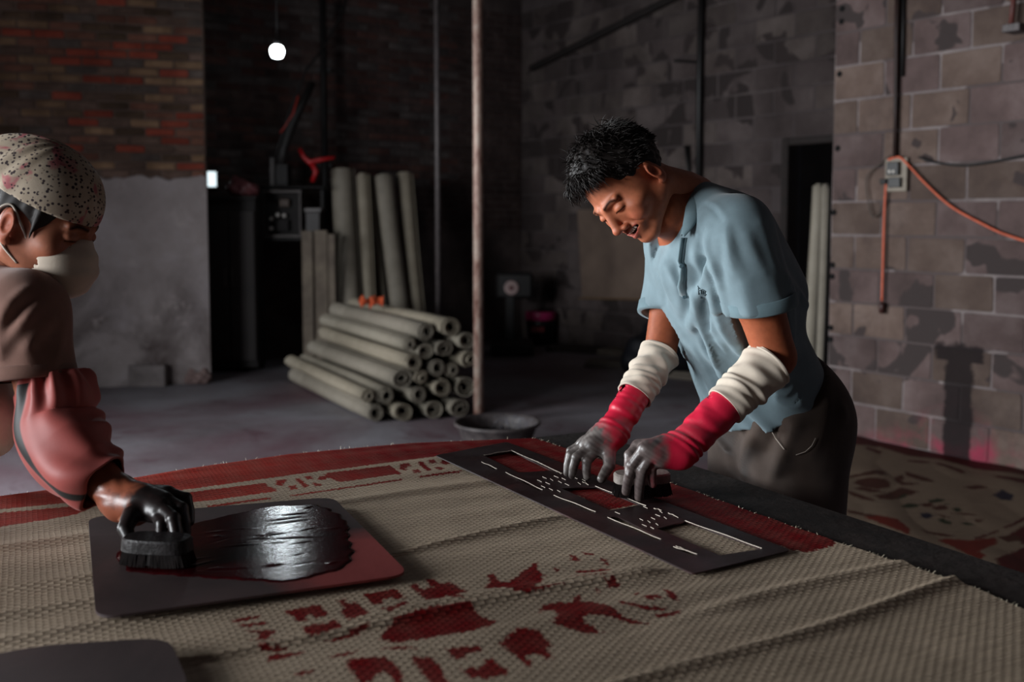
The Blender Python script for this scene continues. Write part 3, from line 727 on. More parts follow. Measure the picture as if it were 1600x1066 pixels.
for i, (x, y, rp, _) in enumerate(ends):
    p = onplane(x, y, e0, en); d = p.y; r = rp*d/FPX*.97
    p.z = max(p.z, r*.99); q = p+en*(0)+Vector((0, 0, 0))
    Ln = 1.72 if i not in (20, 16, 8) else 1.6
    roll(p-AX*rolls.uniform(-.0, .05), p+AX*Ln, r, 100+i, 'rolled straw mat, '+names[i], 'rolled straw mats in the pile', 2.9+rolls.random())
# rolls standing against the dark back wall
stand = [ # bottom px x, top px x, top y, radius px, depth bottom, depth top
 (553, 535, 266, 19, 8.35, 8.75, 'thick rolled straw mat standing leftmost against the back wall'),
 (583, 565, 273, 12, 8.45, 8.8, 'thin rolled straw mat standing second from left at the back wall'),
 (606, 578, 277, 9, 8.6, 8.95, 'narrow rolled straw mat standing behind, between two thicker rolls'),
 (634, 600, 277, 17, 8.4, 8.85, 'broad rolled straw mat leaning third from left at the back wall'),
 (660, 631, 274, 14, 8.5, 9.0, 'rolled straw mat leaning at the right end of the standing group')]
for i, (xb, xt, yt, rp, db, dt, lb) in enumerate(stand):
    yb = 340+CAMZ/db*FPX+2; b0 = at(xb, yb, db); b0.z = .02; t0 = at(xt, yt, dt)
    roll(b0, t0, rp*8.6/FPX, 40+i, lb, 'standing rolled mats')
# two rolls leaning in the doorway on the right
for i, (xb, yb, xt, yt, rp, d, lb) in enumerate(((1262, 600, 1280, 290, 13, 6.75, 'rolled straw mat leaning in the doorway edge behind the man'), (1279, 600, 1291, 290, 7, 6.6, 'slim rolled straw mat squeezed between the thicker roll and the block wall'))):
    b0 = at(xb, yb, d); b0.z = .02; t0 = at(xt, yt, d); roll(b0, t0, rp*d/FPX, 60+i, lb, 'mats leaning in the doorway')
# flat boards beside the standing rolls
bd = empty('plank_stack', onz(497, 582, 0), 'flat pale boards standing upright left of the rolled mats', 'boards')
for i, (x0, x1, yt, d) in enumerate(((471, 489, 361, 8.3), (489, 512, 360, 8.33), (512, 524, 366, 8.3))):
    a = at(x0, yt, d); b_ = at(x1, yt, d); mb = MB(); mb.box(((a.x+b_.x)/2, d, a.z/2), (b_.x-a.x-.006, .03, a.z), None, .004); mb.build('board', simple('pale_board_%d' % i, '5d5249', '7a6e60', .8, 9), bd)
# orange scrap on the pile
p = onplane(580, 476, e0, en)+AX*.75; p.z -= .0; p = at(580, 479, 6.95)
mb = MB(); rr_ = random.Random(2)
V, F = [], []
n = 9
for i in range(n):
    for j in range(n):
        V.append(p+Vector(((i/(n-1)-.5)*.17, (j/(n-1)-.5)*.12, .035*math.sin(i*1.1)*math.cos(j*1.3)+.02*math.sin(i*2.7+j)+.035)))
F = [(i*n+j, (i+1)*n+j, (i+1)*n+j+1, i*n+j+1) for i in range(n-1) for j in range(n-1)]
V2 = [v+Vector((0, 0, .004)) for v in V]; k = len(V); F += [tuple(k+q for q in f[::-1]) for f in F]
tag(mesh('plastic_scrap', V+V2, F, simple('orange_plastic', 'b0452a', 'd0603a', .45, 20), None, True), 'crumpled orange plastic scrap on top of the mat pile', 'scrap')

# ------------------------------------------------------------------ posts, pipes
def rust(name, a, b_, c):
    m, nt, bs = nodes(name); co = position(nt); mp = nt.nodes.new('ShaderNodeMapping'); L(nt, co, mp.inputs[0]); mp.inputs['Scale'].default_value = (1, 1, .35)
    L(nt, ramp(nt, noise(nt, mp.outputs[0], 28, 7, .7), [(.35, a), (.5, b_), (.65, c)]), bs.inputs['Base Color']); bs.inputs['Roughness'].default_value = .55; bs.inputs['Metallic'].default_value = .25
    bump(nt, bs, noise(nt, co, 120, 4), .3, .002); return m
RUST = rust('rusty_paint', '5d3a30', '8f756a', 'a39488'); GREY = rust('dull_pipe', '3a3434', '4d4646', '5c5554'); BLK_ = simple('black_metal', '0a0808', '141010', .6, 10)
b0 = onz(748, 662); post = empty('steel_post', (b0.x, b0.y, 0), 'rusty white-painted steel post standing behind the black basin', 'post')
mb = MB(); mb.tube([(b0.x, b0.y, 0), (b0.x, b0.y, 2), (b0.x, b0.y, 4)], .031, 20); mb.build('tube', RUST, post, True)
mb = MB(); mb.box((b0.x, b0.y, .004), (.16, .16, .008)); mb.build('base_plate', RUST, post)
p1_ = at(685, 480, 7.9); p1_.z = 0; pp = empty('thin_pole', p1_, 'thin grey pole rising behind the mat pile', 'pole')
mb = MB(); mb.tube([(p1_.x, p1_.y, 0), (p1_.x, p1_.y, 4)], .022, 14); mb.build('tube', GREY, pp, True)
mb = MB(); mb.lathe((p1_.x, p1_.y, 0), [(.05, 0), (.05, .006), (.025, .02)], 16); mb.build('foot', GREY, pp)
p2_ = at(508, 300, 9.02); mb = MB(); mb.tube([(p2_.x, p2_.y, 0.0), (p2_.x, p2_.y, 2), (p2_.x, p2_.y, 4)], .03, 14); o = mb.build('pipe', BLK_, None, True); tag(o, 'black vertical pipe on the back wall above the cabinet', 'pipe')
for z in (1.75, 2.6): mb = MB(); mb.box((p2_.x, p2_.y+.03, z), (.12, .05, .03)); mb.build('clamp', BLK_, o)
def farpt(x, y, off=.045): return onfar(x, y)+WN*off
mb = MB(); mb.tube([farpt(1103, -60), farpt(1099, 120), farpt(1096, 400)], .028, 12); o = tag(mb.build('drain_pipe', simple('pipe_black', '121010', '1d1a1a', .5, 6), None, True), 'dark vertical drain pipe on the block wall behind the man', 'pipe')
mb = MB(); mb.tube([farpt(1060, 96), farpt(1098, 98)], .012, 8); mb.build('bracket', BLK_, o)
mb = MB(); mb.tube([farpt(1078, 228), farpt(1081, 262), farpt(1080, 292)], [.02, .014, .012], 8); tag(mb.build('hook_bar', BLK_, None, True), 'short bent iron hook hanging beside the drain pipe', 'hook')
mb = MB(); a = farpt(836, 108, .05); b_ = farpt(1070, -8, .05); dirv = (b_-a).normalized(); mb.tube([a, (a+b_)/2, b_], [.035]*3, 8)
tag(mb.build('sloping_batten', simple('batten_dark', '120d0c', '1c1412', .8, 12)), 'dark sloping batten fixed high on the block wall', 'batten')
# brown sheet fixed to the far wall
c4 = [farpt(*q, .012) for q in ((905, 328), (1040, 322), (1042, 470), (912, 466))]
V = c4+[v+WN*.012 for v in c4]; F = [(0, 1, 2, 3), (7, 6, 5, 4), (0, 4, 5, 1), (1, 5, 6, 2), (2, 6, 7, 3), (3, 7, 4, 0)]
o = tag(mesh('fibreboard_sheet', V, F, simple('fibreboard', '53443c', '6b5a4f', .8, 3)), 'brown fibreboard sheet fixed to the block wall behind the man', 'board')
mb = MB(); mb.tube([farpt(908, 466, .03), farpt(975, 467, .03), farpt(1042, 470, .03)], .01, 6); mb.build('bottom_strip', simple('strip_wood', '5b4632', '6e563e', .7, 20), o)

# ------------------------------------------------------------------ lamp, vent and gear by the back wall
LB = at(433, 81, 7.4); lamp = empty('hanging_lamp', LB, 'small glowing white bulb hanging high before the dark brick wall', 'lamp')
mb = MB(); mb.lathe(LB, [(.010, -.045), (.034, -.039), (.047, -.013), (.048, .013), (.038, .036), (.026, .044)], 20); mb.build('bulb', emit('bulb_glow', (.86, .96, 1), 30), lamp, True)
mb = MB(); mb.lathe(LB, [(.026, .042), (.026, .075), (.018, .09), (.006, .095)], 16); mb.build('socket', BLK_, lamp, True)
mb = MB(); mb.tube([LB+Vector((0, 0, .09)), LB+Vector((0, 0, .7)), (LB.x, LB.y, 4.0)], .005, 6); mb.build('flex', BLK_, lamp, True)
sl = bpy.data.lights.new('lamp_beam', 'SPOT'); sl.energy = 4; sl.color = (.86, .95, 1); sl.spot_size = math.radians(75); sl.spot_blend = .6; sl.shadow_soft_size = .06
slo = bpy.data.objects.new('lamp_beam', sl); COL.objects.link(slo); slo.parent = lamp; slo.location = (0, -.06, -.01); slo.rotation_euler = (Vector((.1, 2.0, .72))-LB).to_track_quat('-Z', 'Y').to_euler()
# little vent opening with daylight behind it
vx, vz = wallpt(MBK, 322, 280); w1 = tag(empty('window_1', MBK @ Vector((vx, 0, vz))), kind='structure')
mb = MB(); mb.box((0, 0, 0), (.17, .012, .13), None, .003); mb.V = [MBK @ (Vector(v)+Vector((vx, .014, vz))) for v in mb.V]; mb.build('pane', emit('vent_daylight', (.8, .95, 1), 1.0), w1)
for dx, dz, sx, sz in ((0, .075, .2, .02), (0, -.075, .2, .02), (-.092, 0, .02, .13), (.092, 0, .02, .13), (.01, 0, .008, .13)):
    mb = MB(); mb.box((0, 0, 0), (sx, .03, sz)); mb.V = [MBK @ (Vector(v)+Vector((vx+dx, .02, vz+dz))) for v in mb.V]; mb.build('frame', BLK_, w1)
# cupboard
DK = simple('dark_cupboard', '100c0c', '1b1514', .7, 5); DK2 = simple('dark_panel', '1c1716', '292221', .65, 4)
def pbox(x0, y0, x1, y1, d, depth, name, mat, parent=None, ch=.006):
    a = at(x0, y0, d); b_ = at(x1, y1, d); mb = MB(); mb.box(((a.x+b_.x)/2, d+depth/2, (a.z+b_.z)/2), (abs(b_.x-a.x), depth, abs(a.z-b_.z)), None, ch); return mb.build(name, mat, parent)
d = 8.15; base = onz(360, 582); cup = empty('cupboard', at(360, 582, d), 'dark low cupboard in the shadow behind the plastered wall', 'cupboard')
a = at(312, 310, d); b_ = at(398, 310, d); zt_ = a.z; cw = b_.x-a.x; cx_ = (a.x+b_.x)/2
mb = MB(); mb.box((cx_, d+.145, zt_/2+.02), (cw, .25, zt_-.04), None, .006); mb.build('body', DK, cup)
for s in (-1, 1):
    mb = MB(); mb.box((cx_+s*cw*.245, d+.01, zt_/2), (cw*.47, .022, zt_*.86), None, .005); dr = mb.build('door', DK2, cup)
    mb = MB(); mb.tube([(cx_+s*.03, d-.015, zt_*.5), (cx_+s*.03, d-.015, zt_*.6)], .007, 6); mb.build('handle', GREY, dr)
mb = MB(); mb.box((cx_, d+.125, zt_+.005), (cw+.03, .28, .03), None, .005); mb.build('top', DK, cup)
# pink bag on the cupboard
S = SDF((-.18, -.14, -.02), (.18, .14, .2), .008)
S.add(S.ell((0, 0, .05), (.12, .09, .08))); S.add(S.cone((-.02, 0, .08), (-.05, 0, .145), .045, .022), .04); S.add(S.ell((.08, .0, .04), (.07, .07, .05)), .04)
S.D -= .008*np.sin(S.X*60+S.Z*30)*np.sin(S.Y*50+S.Z*40); S.sub(S.plane((0, 0, 0), (0, 0, 1)))
V, F = S.mesh(); p = at(377, 308, 8.27); V = V+np.array([p.x, p.y, zt_+.0225])
tag(mesh_np('plastic_bag', V, F, simple('pink_plastic', '5a2f33', '7a4a4c', .4, 9)), 'crumpled dusty pink plastic bag on the dark cupboard', 'bag')
# open switch cabinet with meters, on posts
d = 8.46; cab = empty('switch_cabinet', at(440, 372, d), 'open grey metal switch cabinet with breakers on the back wall', 'cabinet')
fx = lambda x: at(x, 330, d).x
fz = lambda y: at(440, y, d).z
GB = simple('cabinet_grey', '3a3433', '4a4442', .5, 6, metal=.3)
pbox(409, 297, 471, 371, d+.1, .02, 'back_panel', simple('cabinet_inside', '151110', '1e1918', .7, 8), cab)
for q in ((409, 297, 471, 301), (409, 367, 471, 371), (409, 301, 413, 367), (467, 301, 471, 367)): pbox(*q, d, .1, 'frame', GB, cab, .003)
for x, y, w, h in ((444, 317, 16, 12), (441, 352, 20, 18)): pbox(x-w/2, y-h/2, x+w/2, y+h/2, d+.05, .05, 'breaker', DK if y > 330 else simple('breaker_brown', '3d2a20', '4e3a2e', .5, 9), cab)
for x, y in ((435, 336), (445, 337), (425, 342), (425, 357)):
    c = at(x, y, d+.06); mb = MB(); mb.lathe(c, [(.016, 0), (.016, .03), (.010, .034)], 12, Matrix.Rotation(math.pi/2, 3, 'X')); mb.build('dial', simple('dial_white', 'a8a29c', 'bcb6b0', .4, 9), cab)
# two small boxes above it, a grey box beside it
bx1 = tag(pbox(428-7, 246, 428+1, 290, 8.5, .08, 'junction_box', simple('box_grey', '3c3838', '4c4847', .6, 9)), 'small upright grey junction box above the switch cabinet', 'box')
mt = empty('motor_box', at(438, 290, 8.25), 'black motor box with a bent hose above the switch cabinet', 'motor')
pbox(430, 256, 450, 290, 8.48, .12, 'body', BLK_, mt)
a = at(440, 256, 8.3); mb = MB(); mb.tube([a, at(444, 232, 8.3), at(452, 205, 8.35), at(468, 170, 8.4), at(488, 130, 8.5)], [.04, .035, .045, .035, .03], 10); mb.build('hose', simple('hose_dark', '0f0c0b', '1a1514', .6, 9), mt, True)
gb = empty('grey_case', at(495, 360, 8.5), 'small grey metal case beside the switch cabinet', 'case')
pbox(477, 331, 500, 371, 8.5, .15, 'body', simple('case_grey', '2c2828', '3a3534', .5, 9), gb); pbox(475, 325, 502, 331, 8.49, .17, 'lid', simple('case_lid', '4a4544', '5a5453', .4, 9), gb)
# they need something to stand on: a rough shelf frame
sh = empty('shelf_rack', at(470, 580, 8.3), 'rough black iron rack carrying the gear behind the boards', 'rack')
pbox(404, 372, 506, 376, 8.44, .32, 'shelf', BLK_, sh)
for x in (406, 503):
    for dd in (8.46, 8.72):
        q = at(x, 376, dd); mb = MB(); mb.box((q.x, dd, q.z/2), (.03, .03, q.z)); mb.build('upright', BLK_, sh)
pbox(404, 291, 506, 294, 8.44, .3, 'shelf', BLK_, sh)
for x in (406, 503): q = at(x, 291, 8.72); q2 = at(x, 372, 8.72); mb = MB(); mb.box((q.x, 8.72, (q.z+q2.z)/2), (.025, .025, q.z-q2.z)); mb.build('upright', BLK_, sh)
# red ribbon and cables
REDP = simple('red_plastic', '8c1015', 'b0181c', .4, 20)
mb = MB(); mb.tube([at(468, 233, 8.5), at(475, 246, 8.5), at(484, 254, 8.5), at(500, 250, 8.5), at(523, 246, 8.5)], [.02, .02, .026, .02, .012], 6); o = mb.build('red_ribbon', REDP, None, True); tag(o, 'bright red plastic ribbon tied round the black pipe', 'ribbon')
mb = MB(); mb.tube([at(486, 254, 8.48), at(494, 268, 8.48), at(488, 284, 8.48)], [.02, .026, .018], 6); mb.build('tail', REDP, o, True)
mb = MB(); mb.tube([at(548, -20, 8.7), at(530, 30, 8.7), at(505, 75, 8.6), at(478, 110, 8.5), at(456, 165, 8.4), at(436, 225, 8.35), at(431, 250, 8.35)], .011, 6); tag(mb.build('cable', BLK_, None, True), 'black cable sagging from the roof to the motor box', 'cable')
mb = MB(); mb.tube([at(466, 150, 8.35), at(458, 178, 8.35), at(447, 196, 8.35), at(438, 208, 8.35)], .009, 6); tag(mb.build('cable', simple('red_cable', '6b1a14', '8a241a', .5, 9), None, True), 'short red cable hanging beside the black hose', 'cable')
# platform scale with round dial
sp = onz(800, 552); sc = empty('platform_scale', sp, 'black platform scale with a round white dial by the far wall', 'scale')
y0_ = sp.y
mb = MB(); mb.box((sp.x, y0_, .06), (.4, .5, .1), None, .01); mb.build('platform', BLK_, sc)
mb = MB(); mb.box((sp.x-.02, y0_+.2, .42), (.09, .07, .64), None, .01); mb.build('column', BLK_, sc)
c = at(799, 450, y0_+.14); mb = MB(); mb.box((c.x+.03, y0_+.22, c.z+.02), (.36, .12, .26), None, .03); mb.build('head', BLK_, sc)
mb = MB(); mb.lathe((c.x, y0_+.155, c.z), [(.068, 0), (.068, .016), (.058, .02)], 24, Matrix.Rotation(math.pi/2, 3, 'X')); dl = mb.build('dial', simple('dial_cream', '8a7471', '9c8683', .5, 9), sc)
mb = MB(); mb.lathe((c.x, y0_+.135, c.z), [(.022, 0), (.022, .004), (.018, .006)], 12, Matrix.Rotation(math.pi/2, 3, 'X')); mb.build('dial_centre', simple('dial_red', '4a1c1e', '5c2426', .5, 9), dl)
# paint bucket with pink band
bp = onz(845, 538); bu = empty('paint_bucket', bp, 'black paint bucket with a bright pink rim by the far wall', 'bucket')
R_ = 24/FPX*bp.y; h_ = at(845, 487, bp.y).z
mb = MB(); mb.lathe(bp, [(R_*.84, 0), (R_*.97, h_*.66), (R_*.985, h_*.8)], 28); mb.build('body', simple('bucket_black', '0c0a0a', '151212', .4, 7), bu, True)
mb = MB(); mb.lathe(bp, [(R_*.985, h_*.76), (R_*1.01, h_*.79), (R_*1.01, h_*.97), (R_, h_)], 28); mb.build('rim_band', simple('bucket_pink', '8c1f4c', 'a62a5c', .35, 7), bu, True)
c = Vector((bp.x-.04, bp.y-R_*.93, h_*.5)); mb = MB(); mb.box(c, (R_*.9, .02, h_*.16), None, .004); mb.build('paper_label', simple('label_red', '5c1a1c', '702224', .5, 30), bu)
# black basin on the floor behind the table
bc = onz(777, 706); ba = empty('basin', bc, 'black plastic basin crusted with dye on the floor behind the table', 'basin'); R_ = 69/FPX*bc.y; h_ = at(777, 658, bc.y).z
BAS = simple('basin_plastic', '2a2526', '4a4342', .55, 18, 40, .5)
mb = MB(); mb.lathe(bc, [(R_*.66, 0), (R_*.82, h_*.5), (R_*.92, h_*.86), (R_*.985, h_*.90), (R_, h_*.93), (R_, h_*.985), (R_*.965, h_), (R_*.92, h_*.975), (R_*.87, h_*.86), (R_*.78, h_*.45), (R_*.6, .03)], 48); mb.build('bowl', BAS, ba, True)
mb = MB(); mb.lathe(bc, [(R_*.75, h_*.42), (R_*.8, h_*.55), (R_*.5, h_*.56)], 40); mb.build('dye', simple('basin_dye', '0b0a0c', '18161a', .25, 40, 120, .8), ba, True)
mb = MB(); rr_ = random.Random(8)
for i in range(160):
    th = rr_.uniform(-.3, 1.7); z_ = rr_.uniform(.55, .95); rad = R_*(.80+.16*(z_-.5)/.5*.9)-.004; c = bc+Vector((rad*math.cos(th), rad*math.sin(th), h_*z_)); s = rr_.uniform(.004, .011)
    mb.box(c, (s, s, s*.8), Matrix.Rotation(rr_.uniform(0, 3), 3, 'Z') @ Matrix.Rotation(rr_.uniform(0, 3), 3, 'X'))
o = mb.build('dye_crust', simple('crust', '3c3a40', '5a585e', .3, 60), ba); tag(o, kind='stuff')
# cinder block and broken brick by the plastered wall
CB_ = simple('cinder', '5b5453', '736b6a', .9, 10, 50, .6)
q = onz(229, 605); blk = empty('cinder_block', q, 'grey concrete block lying against the plastered wall', 'block'); w_ = 58/FPX*q.y; h_ = 34/FPX*q.y
for dx in (-.5, -.02, .46):
    mb = MB(); mb.box((q.x+dx*w_*.92, q.y+.1, h_/2), (w_*.07, .16, h_), None, .004); mb.build('web', CB_, blk)
for dy in (.02, .18):
    mb = MB(); mb.box((q.x, q.y+dy, h_/2), (w_, .035, h_), None, .006); mb.build('face', CB_, blk)
q = onz(307, 600); S = SDF((-.13, -.09, -.01), (.13, .09, .17), .007); S.add(S.ell((0, 0, .04), (.11, .07, .06))); S.add(S.cone((-.04, 0, .05), (-.05, 0, .12), .045, .03), .02); S.add(S.cone((.05, .0, .04), (.06, 0, .09), .05, .03), .02)
S.D += .012*np.sin(S.X*70+1)*np.sin(S.Z*80)*np.sin(S.Y*60+2); S.sub(S.plane((0, 0, .002), (0, 0, 1))); V, F = S.mesh(); V = V+np.array([q.x, q.y+.03, 0])
tag(mesh_np('rubble_lump', V, F, simple('rubble', '5c4a47', '7a6663', .9, 18, 40, .7)), 'lump of broken plaster rubble at the foot of the plastered wall', 'rubble')
# stacked mats / planks lying on the floor behind the man
for i, (x0, y0, x1, y1, hh, lb) in enumerate(((862, 549, 960, 556, .05, 'dark plank lying on the floor in front of the far wall'), (918, 574, 1010, 578, .05, 'pale plank lying on the floor left of the black sack'), (1040, 590, 1130, 600, .06, 'pale folded mat on the floor behind the man'), (945, 556, 985, 560, .06, 'short pale board on the floor beside the black sack'))):
    a = onz(x0, y0); b_ = onz(x1, y1); c = (a+b_)/2; dr = (b_-a).normalized(); M3 = Matrix(((dr.x, -dr.y, 0), (dr.y, dr.x, 0), (0, 0, 1)))
    root = empty('floor_plank', c, lb, 'plank'); mb = MB(); mb.box((c.x, c.y+.12, hh*.3), ((b_-a).length, .26, hh*.56), M3, .008); mb.build('lower_layer', simple('plank_%d' % i, ('241b18', '4e4640', '5a524a', '50463e')[i], ('30241f', '5e554d', '6c645a', '62574d')[i], .8, 8), root)
    mb = MB(); mb.box((c.x, c.y+.12, hh*.8), ((b_-a).length*.97, .23, hh*.4), M3, .006); mb.build('upper_layer', bpy.data.materials['plank_%d' % i], root)
# black sack slumped against the far wall
q = onz(1032, 590); S = SDF((-.45, -.35, -.02), (.45, .35, .75), .016)
S.add(S.ell((0, 0, .2), (.36, .26, .24))); S.add(S.ell((.08, .02, .42), (.22, .2, .22)), .12); S.add(S.cone((.12, 0, .5), (.16, 0, .62), .12, .06), .08); S.add(S.ell((-.22, -.03, .12), (.16, .2, .14)), .08)
S.D -= .018*np.sin(S.X*16+S.Z*9)*np.sin(S.Z*14+S.Y*11); S.sub(S.plane((0, 0, .003), (0, 0, 1))); V, F = S.mesh(); V = V*.86+np.array([q.x+.03, q.y+.1, 0])
sk = tag(mesh_np('black_sack', V, F, simple('sack_black', '08080b', '10111a', .6, 6, 40, .3)), 'slumped black sack on the floor behind the man', 'sack')
mb = MB(); c = q+Vector((.165, .1, .56)); mb.lathe(c, [(.05, -.03), (.035, 0), (.06, .05), (.08, .08)], 14); mb.build('tied_neck', bpy.data.materials['sack_black'], sk, True)

# ------------------------------------------------------------------ things on the right block wall
def rw(x, y, off=.02):
    p = onplane(x, y, R0, WN); return p+WN*off
def rbox(x0, y0, x1, y1, o0, o1, name, mat, parent=None, ch=.003):
    a = MR.inverted() @ rw(x0, y0, 0); b_ = MR.inverted() @ rw(x1, y1, 0)
    mb = MB(); mb.box((0, 0, 0), (abs(b_.x-a.x), o1-o0, abs(b_.z-a.z)), None, ch); mb.V = [MR @ (Vector(v)+Vector(((a.x+b_.x)/2, (o0+o1)/2, (a.z+b_.z)/2))) for v in mb.V]
    return mb.build(name, mat, parent)
sw = empty('switch_board', rw(1405, 298), 'small wooden switch board with sockets on the right block wall', 'switch')
rbox(1388, 248, 1421, 299, .012, .03, 'back_board', simple('board_cream', '6e655a', '857b6e', .6, 20), sw)
rbox(1394, 254, 1412, 274, .03, .055, 'breaker', simple('bakelite', '141010', '201a18', .4, 20), sw); so = rbox(1395, 278, 1414, 293, .03, .05, 'socket', bpy.data.materials['bakelite'], sw)
for x in (1399, 1405): rbox(x-1.5, 266, x+1.5, 271, .055, .06, 'toggle', simple('toggle_white_%d' % x, 'b8b2aa', 'c8c2ba', .4), sw)
rbox(1384, 280, 1394, 288, .03, .06, 'plug', BLK_, sw)
ORG = simple('orange_cord', 'a84a30', 'c45c3c', .5, 30)
def cordw(pts, r, name, label, mat, off=.03):
    P = [rw(x, y, off) for x, y in pts]; Q = []
    for i in range(len(P)-1):
        p0, p1, p2, p3 = P[max(i-1, 0)], P[i], P[i+1], P[min(i+2, len(P)-1)]
        for t in np.linspace(0, 1, 6, endpoint=False): Q.append(.5*((2*p1)+(p2-p0)*t+(2*p0-5*p1+4*p2-p3)*t*t+(3*p1-p0-3*p2+p3)*t**3))
    mb = MB(); mb.tube(Q+[P[-1]], r, 6); return tag(mb.build(name, mat, None, True), label, 'cord')
o = cordw(((1390, 282), (1387, 330), (1385, 400), (1383, 470)), .007, 'power_cord', 'orange cord hanging straight down from the switch board', ORG)
c = rw(1383, 481, .03); mb = MB(); mb.tube([c+Vector((0, 0, .035)), c+Vector((0, 0, .02)), c-Vector((0, 0, .03))], [.008, .019, .016], 10); mb.build('connector', simple('plug_dark', '2a1512', '3a1d18', .5, 20), o, True)
cordw(((1393, 250), (1410, 246), (1424, 258), (1450, 286), (1490, 322), (1540, 350), (1580, 368), (1640, 384), (1760, 400), (1900, 405)), .007, 'power_cord', 'orange cord running from the switch board to the right', ORG)
cordw(((1440, 246), (1465, 254), (1505, 259), (1550, 254), (1600, 244), (1640, 236), (1760, 205), (1900, 165)), .006, 'wire', 'thin black wire drooping right of the switch board', BLK_)
cordw(((1396, 244), (1380, 256), (1362, 272), (1358, 290), (1363, 325), (1370, 339), (1380, 330), (1387, 310)), .0045, 'wire', 'thin looped wire left of the switch board', simple('wire_brown', '3a2f28', '4a3d34', .5))
mb = MB(); mb.tube([rw(1408, -30, .03), rw(1406, 60, .03), rw(1405, 150, .03), rw(1403, 246, .03)], [.016, .015, .013, .012], 8); o = tag(mb.build('conduit', simple('conduit_rust', '1c1210', '2c1a16', .6, 20), None, True), 'dark rusty conduit running down to the switch board', 'conduit')
mb = MB(); mb.tube([rw(1416, -30, .02), rw(1413, 120, .02)], .008, 6); mb.build('second_line', BLK_, o, True)
br = empty('wall_bracket', rw(1590, 40), 'rusty iron bracket at the top right corner of the block wall', 'bracket')
mb = MB(); mb.tube([rw(1594, -20, .05), rw(1588, 42, .05)], .014, 8); mb.build('rod', simple('bracket_rust', '4a2420', '5c302a', .6, 20), br, True)
rbox(1585, 43, 1612, 51, .0, .12, 'foot', GREY, br)

# ------------------------------------------------------------------ printed mats drying on the floor at the right
def fl(x, y): p = onz(x, y); return p.x, p.y
FM = lambda *p: z2(p, (1320, 660), 4.443)
TAN = np.array(lin('6e5e50')); DR = np.array(lin('3c100f')); OR = np.array(lin('561a12')); GRN = np.array(lin('22281a')); BRN = np.array(lin('3c2018')); NAV = np.array(lin('191a26'))
fprint = [(DR, FM((-60,60),(120,105),(420,170),(620,210),(760,230),(1244,345),(1400,380),(1400,410),(1244,380),(900,330),(660,265),(440,240),(250,180),(120,170),(-60,160))),
 (DR, FM((130,190),(160,185),(260,210),(240,230))), (DR, FM((620,292),(660,290),(840,355),(820,368))), (DR, FM((440,270),(600,280),(570,292),(430,280))), (DR, FM((1020,390),(1060,385),(1300,420),(1300,460),(1100,410))),
 (BRN, FM((60,430),(90,405),(190,398),(290,410),(320,440),(310,465),(220,475),(110,450))), (BRN, FM((65,465),(130,455),(250,490),(290,495),(180,500),(120,485))), (BRN, FM((340,395),(400,370),(415,395),(390,420),(530,435),(470,445),(390,445),(350,415))),
 (BRN, FM((330,490),(380,460),(520,492),(420,525),(330,552),(240,548),(200,520),(260,515))), (BRN, FM((0,385),(110,370),(230,345),(290,355),(200,380),(20,395))), (BRN, FM((0,480),(60,495),(200,550),(210,565),(120,545),(40,515))), (GRN, FM((395,515),(440,500),(420,530),(360,545))),
 (BRN, FM((200,345),(260,355),(300,375),(240,385))), (BRN, FM((420,350),(560,390),(630,425),(540,415),(430,380))),
 (GRN, FM((380,595),(440,572),(520,578),(500,600),(420,605))), (GRN, FM((580,550),(640,538),(700,545),(660,565),(590,568))), (GRN, FM((690,570),(730,572),(715,582))), (GRN, FM((745,610),(790,600),(815,625),(770,632))), (NAV, FM((525,645),(570,635),(620,655),(580,680),(530,670))),
 (GRN, FM((645,680),(680,675),(750,710),(730,722),(660,705))), (GRN, FM((795,710),(860,705),(900,725),(830,722))), (BRN, FM((520,580),(600,565),(620,590),(560,600))), (BRN, FM((600,600),(700,580),(720,615),(640,620))), (BRN, FM((620,640),(700,660),(740,675),(680,670))), (BRN, FM((730,640),(830,640),(900,650),(940,665),(850,655))), (BRN, FM((890,690),(960,685),(930,710))),
 (NAV, FM((1030,515),(1090,480),(1170,520),(1160,560),(1080,545))), (BRN, FM((820,460),(920,445),(1000,460),(900,475))),
 (OR, FM((130,665),(200,655),(370,690),(450,760),(440,800),(250,720))), (OR, FM((640,830),(720,818),(850,830),(1050,810),(1060,850),(930,910),(980,940),(930,970),(760,880))),
 (DR, FM((900,815),(1060,760),(1070,770),(930,822))), (DR, FM((1100,745),(1300,640),(1300,670),(1120,750))), (DR, FM((1140,790),(1300,700),(1400,720),(1400,840),(1244,860))), (DR, FM((1050,965),(1244,880),(1400,860),(1400,1150),(1100,1100))), (BRN, FM((1060,805),(1200,790),(1230,830),(1130,845))),
 (BRN, FM((0,610),(60,625),(220,660),(200,670),(30,640))), (BRN, FM((520,755),(600,770),(780,800),(700,805),(560,780)))]
q_ = [A-WD*.75+WN*.03, A+WD*1.5+WN*.03]; q = [(q_[0].x, q_[0].y), (q_[1].x, q_[1].y), fl(1720, 1000), fl(1130, 800)]
FN = 330; a_, b_ = np.meshgrid(np.linspace(0, 1, FN), np.linspace(0, 1, FN), indexing='ij')
PQ = np.stack([(1-a_)*(1-b_)*q[0][k]+a_*(1-b_)*q[1][k]+a_*b_*q[2][k]+(1-a_)*b_*q[3][k] for k in (0, 1)], -1).reshape(-1, 2)
fc = np.tile(TAN, (len(PQ), 1))*(1+.1*wob(np.c_[PQ, PQ[:, :1]*0], 5, 3))[:, None]
for c, poly in fprint:
    m = inpoly(PQ+jr.normal(0, .004, PQ.shape), [fl(*p) for p in poly]); fc[m] = c
hz = .006+.010*np.maximum(wob(np.c_[PQ, PQ[:, :1]*0], 5, 11), 0)
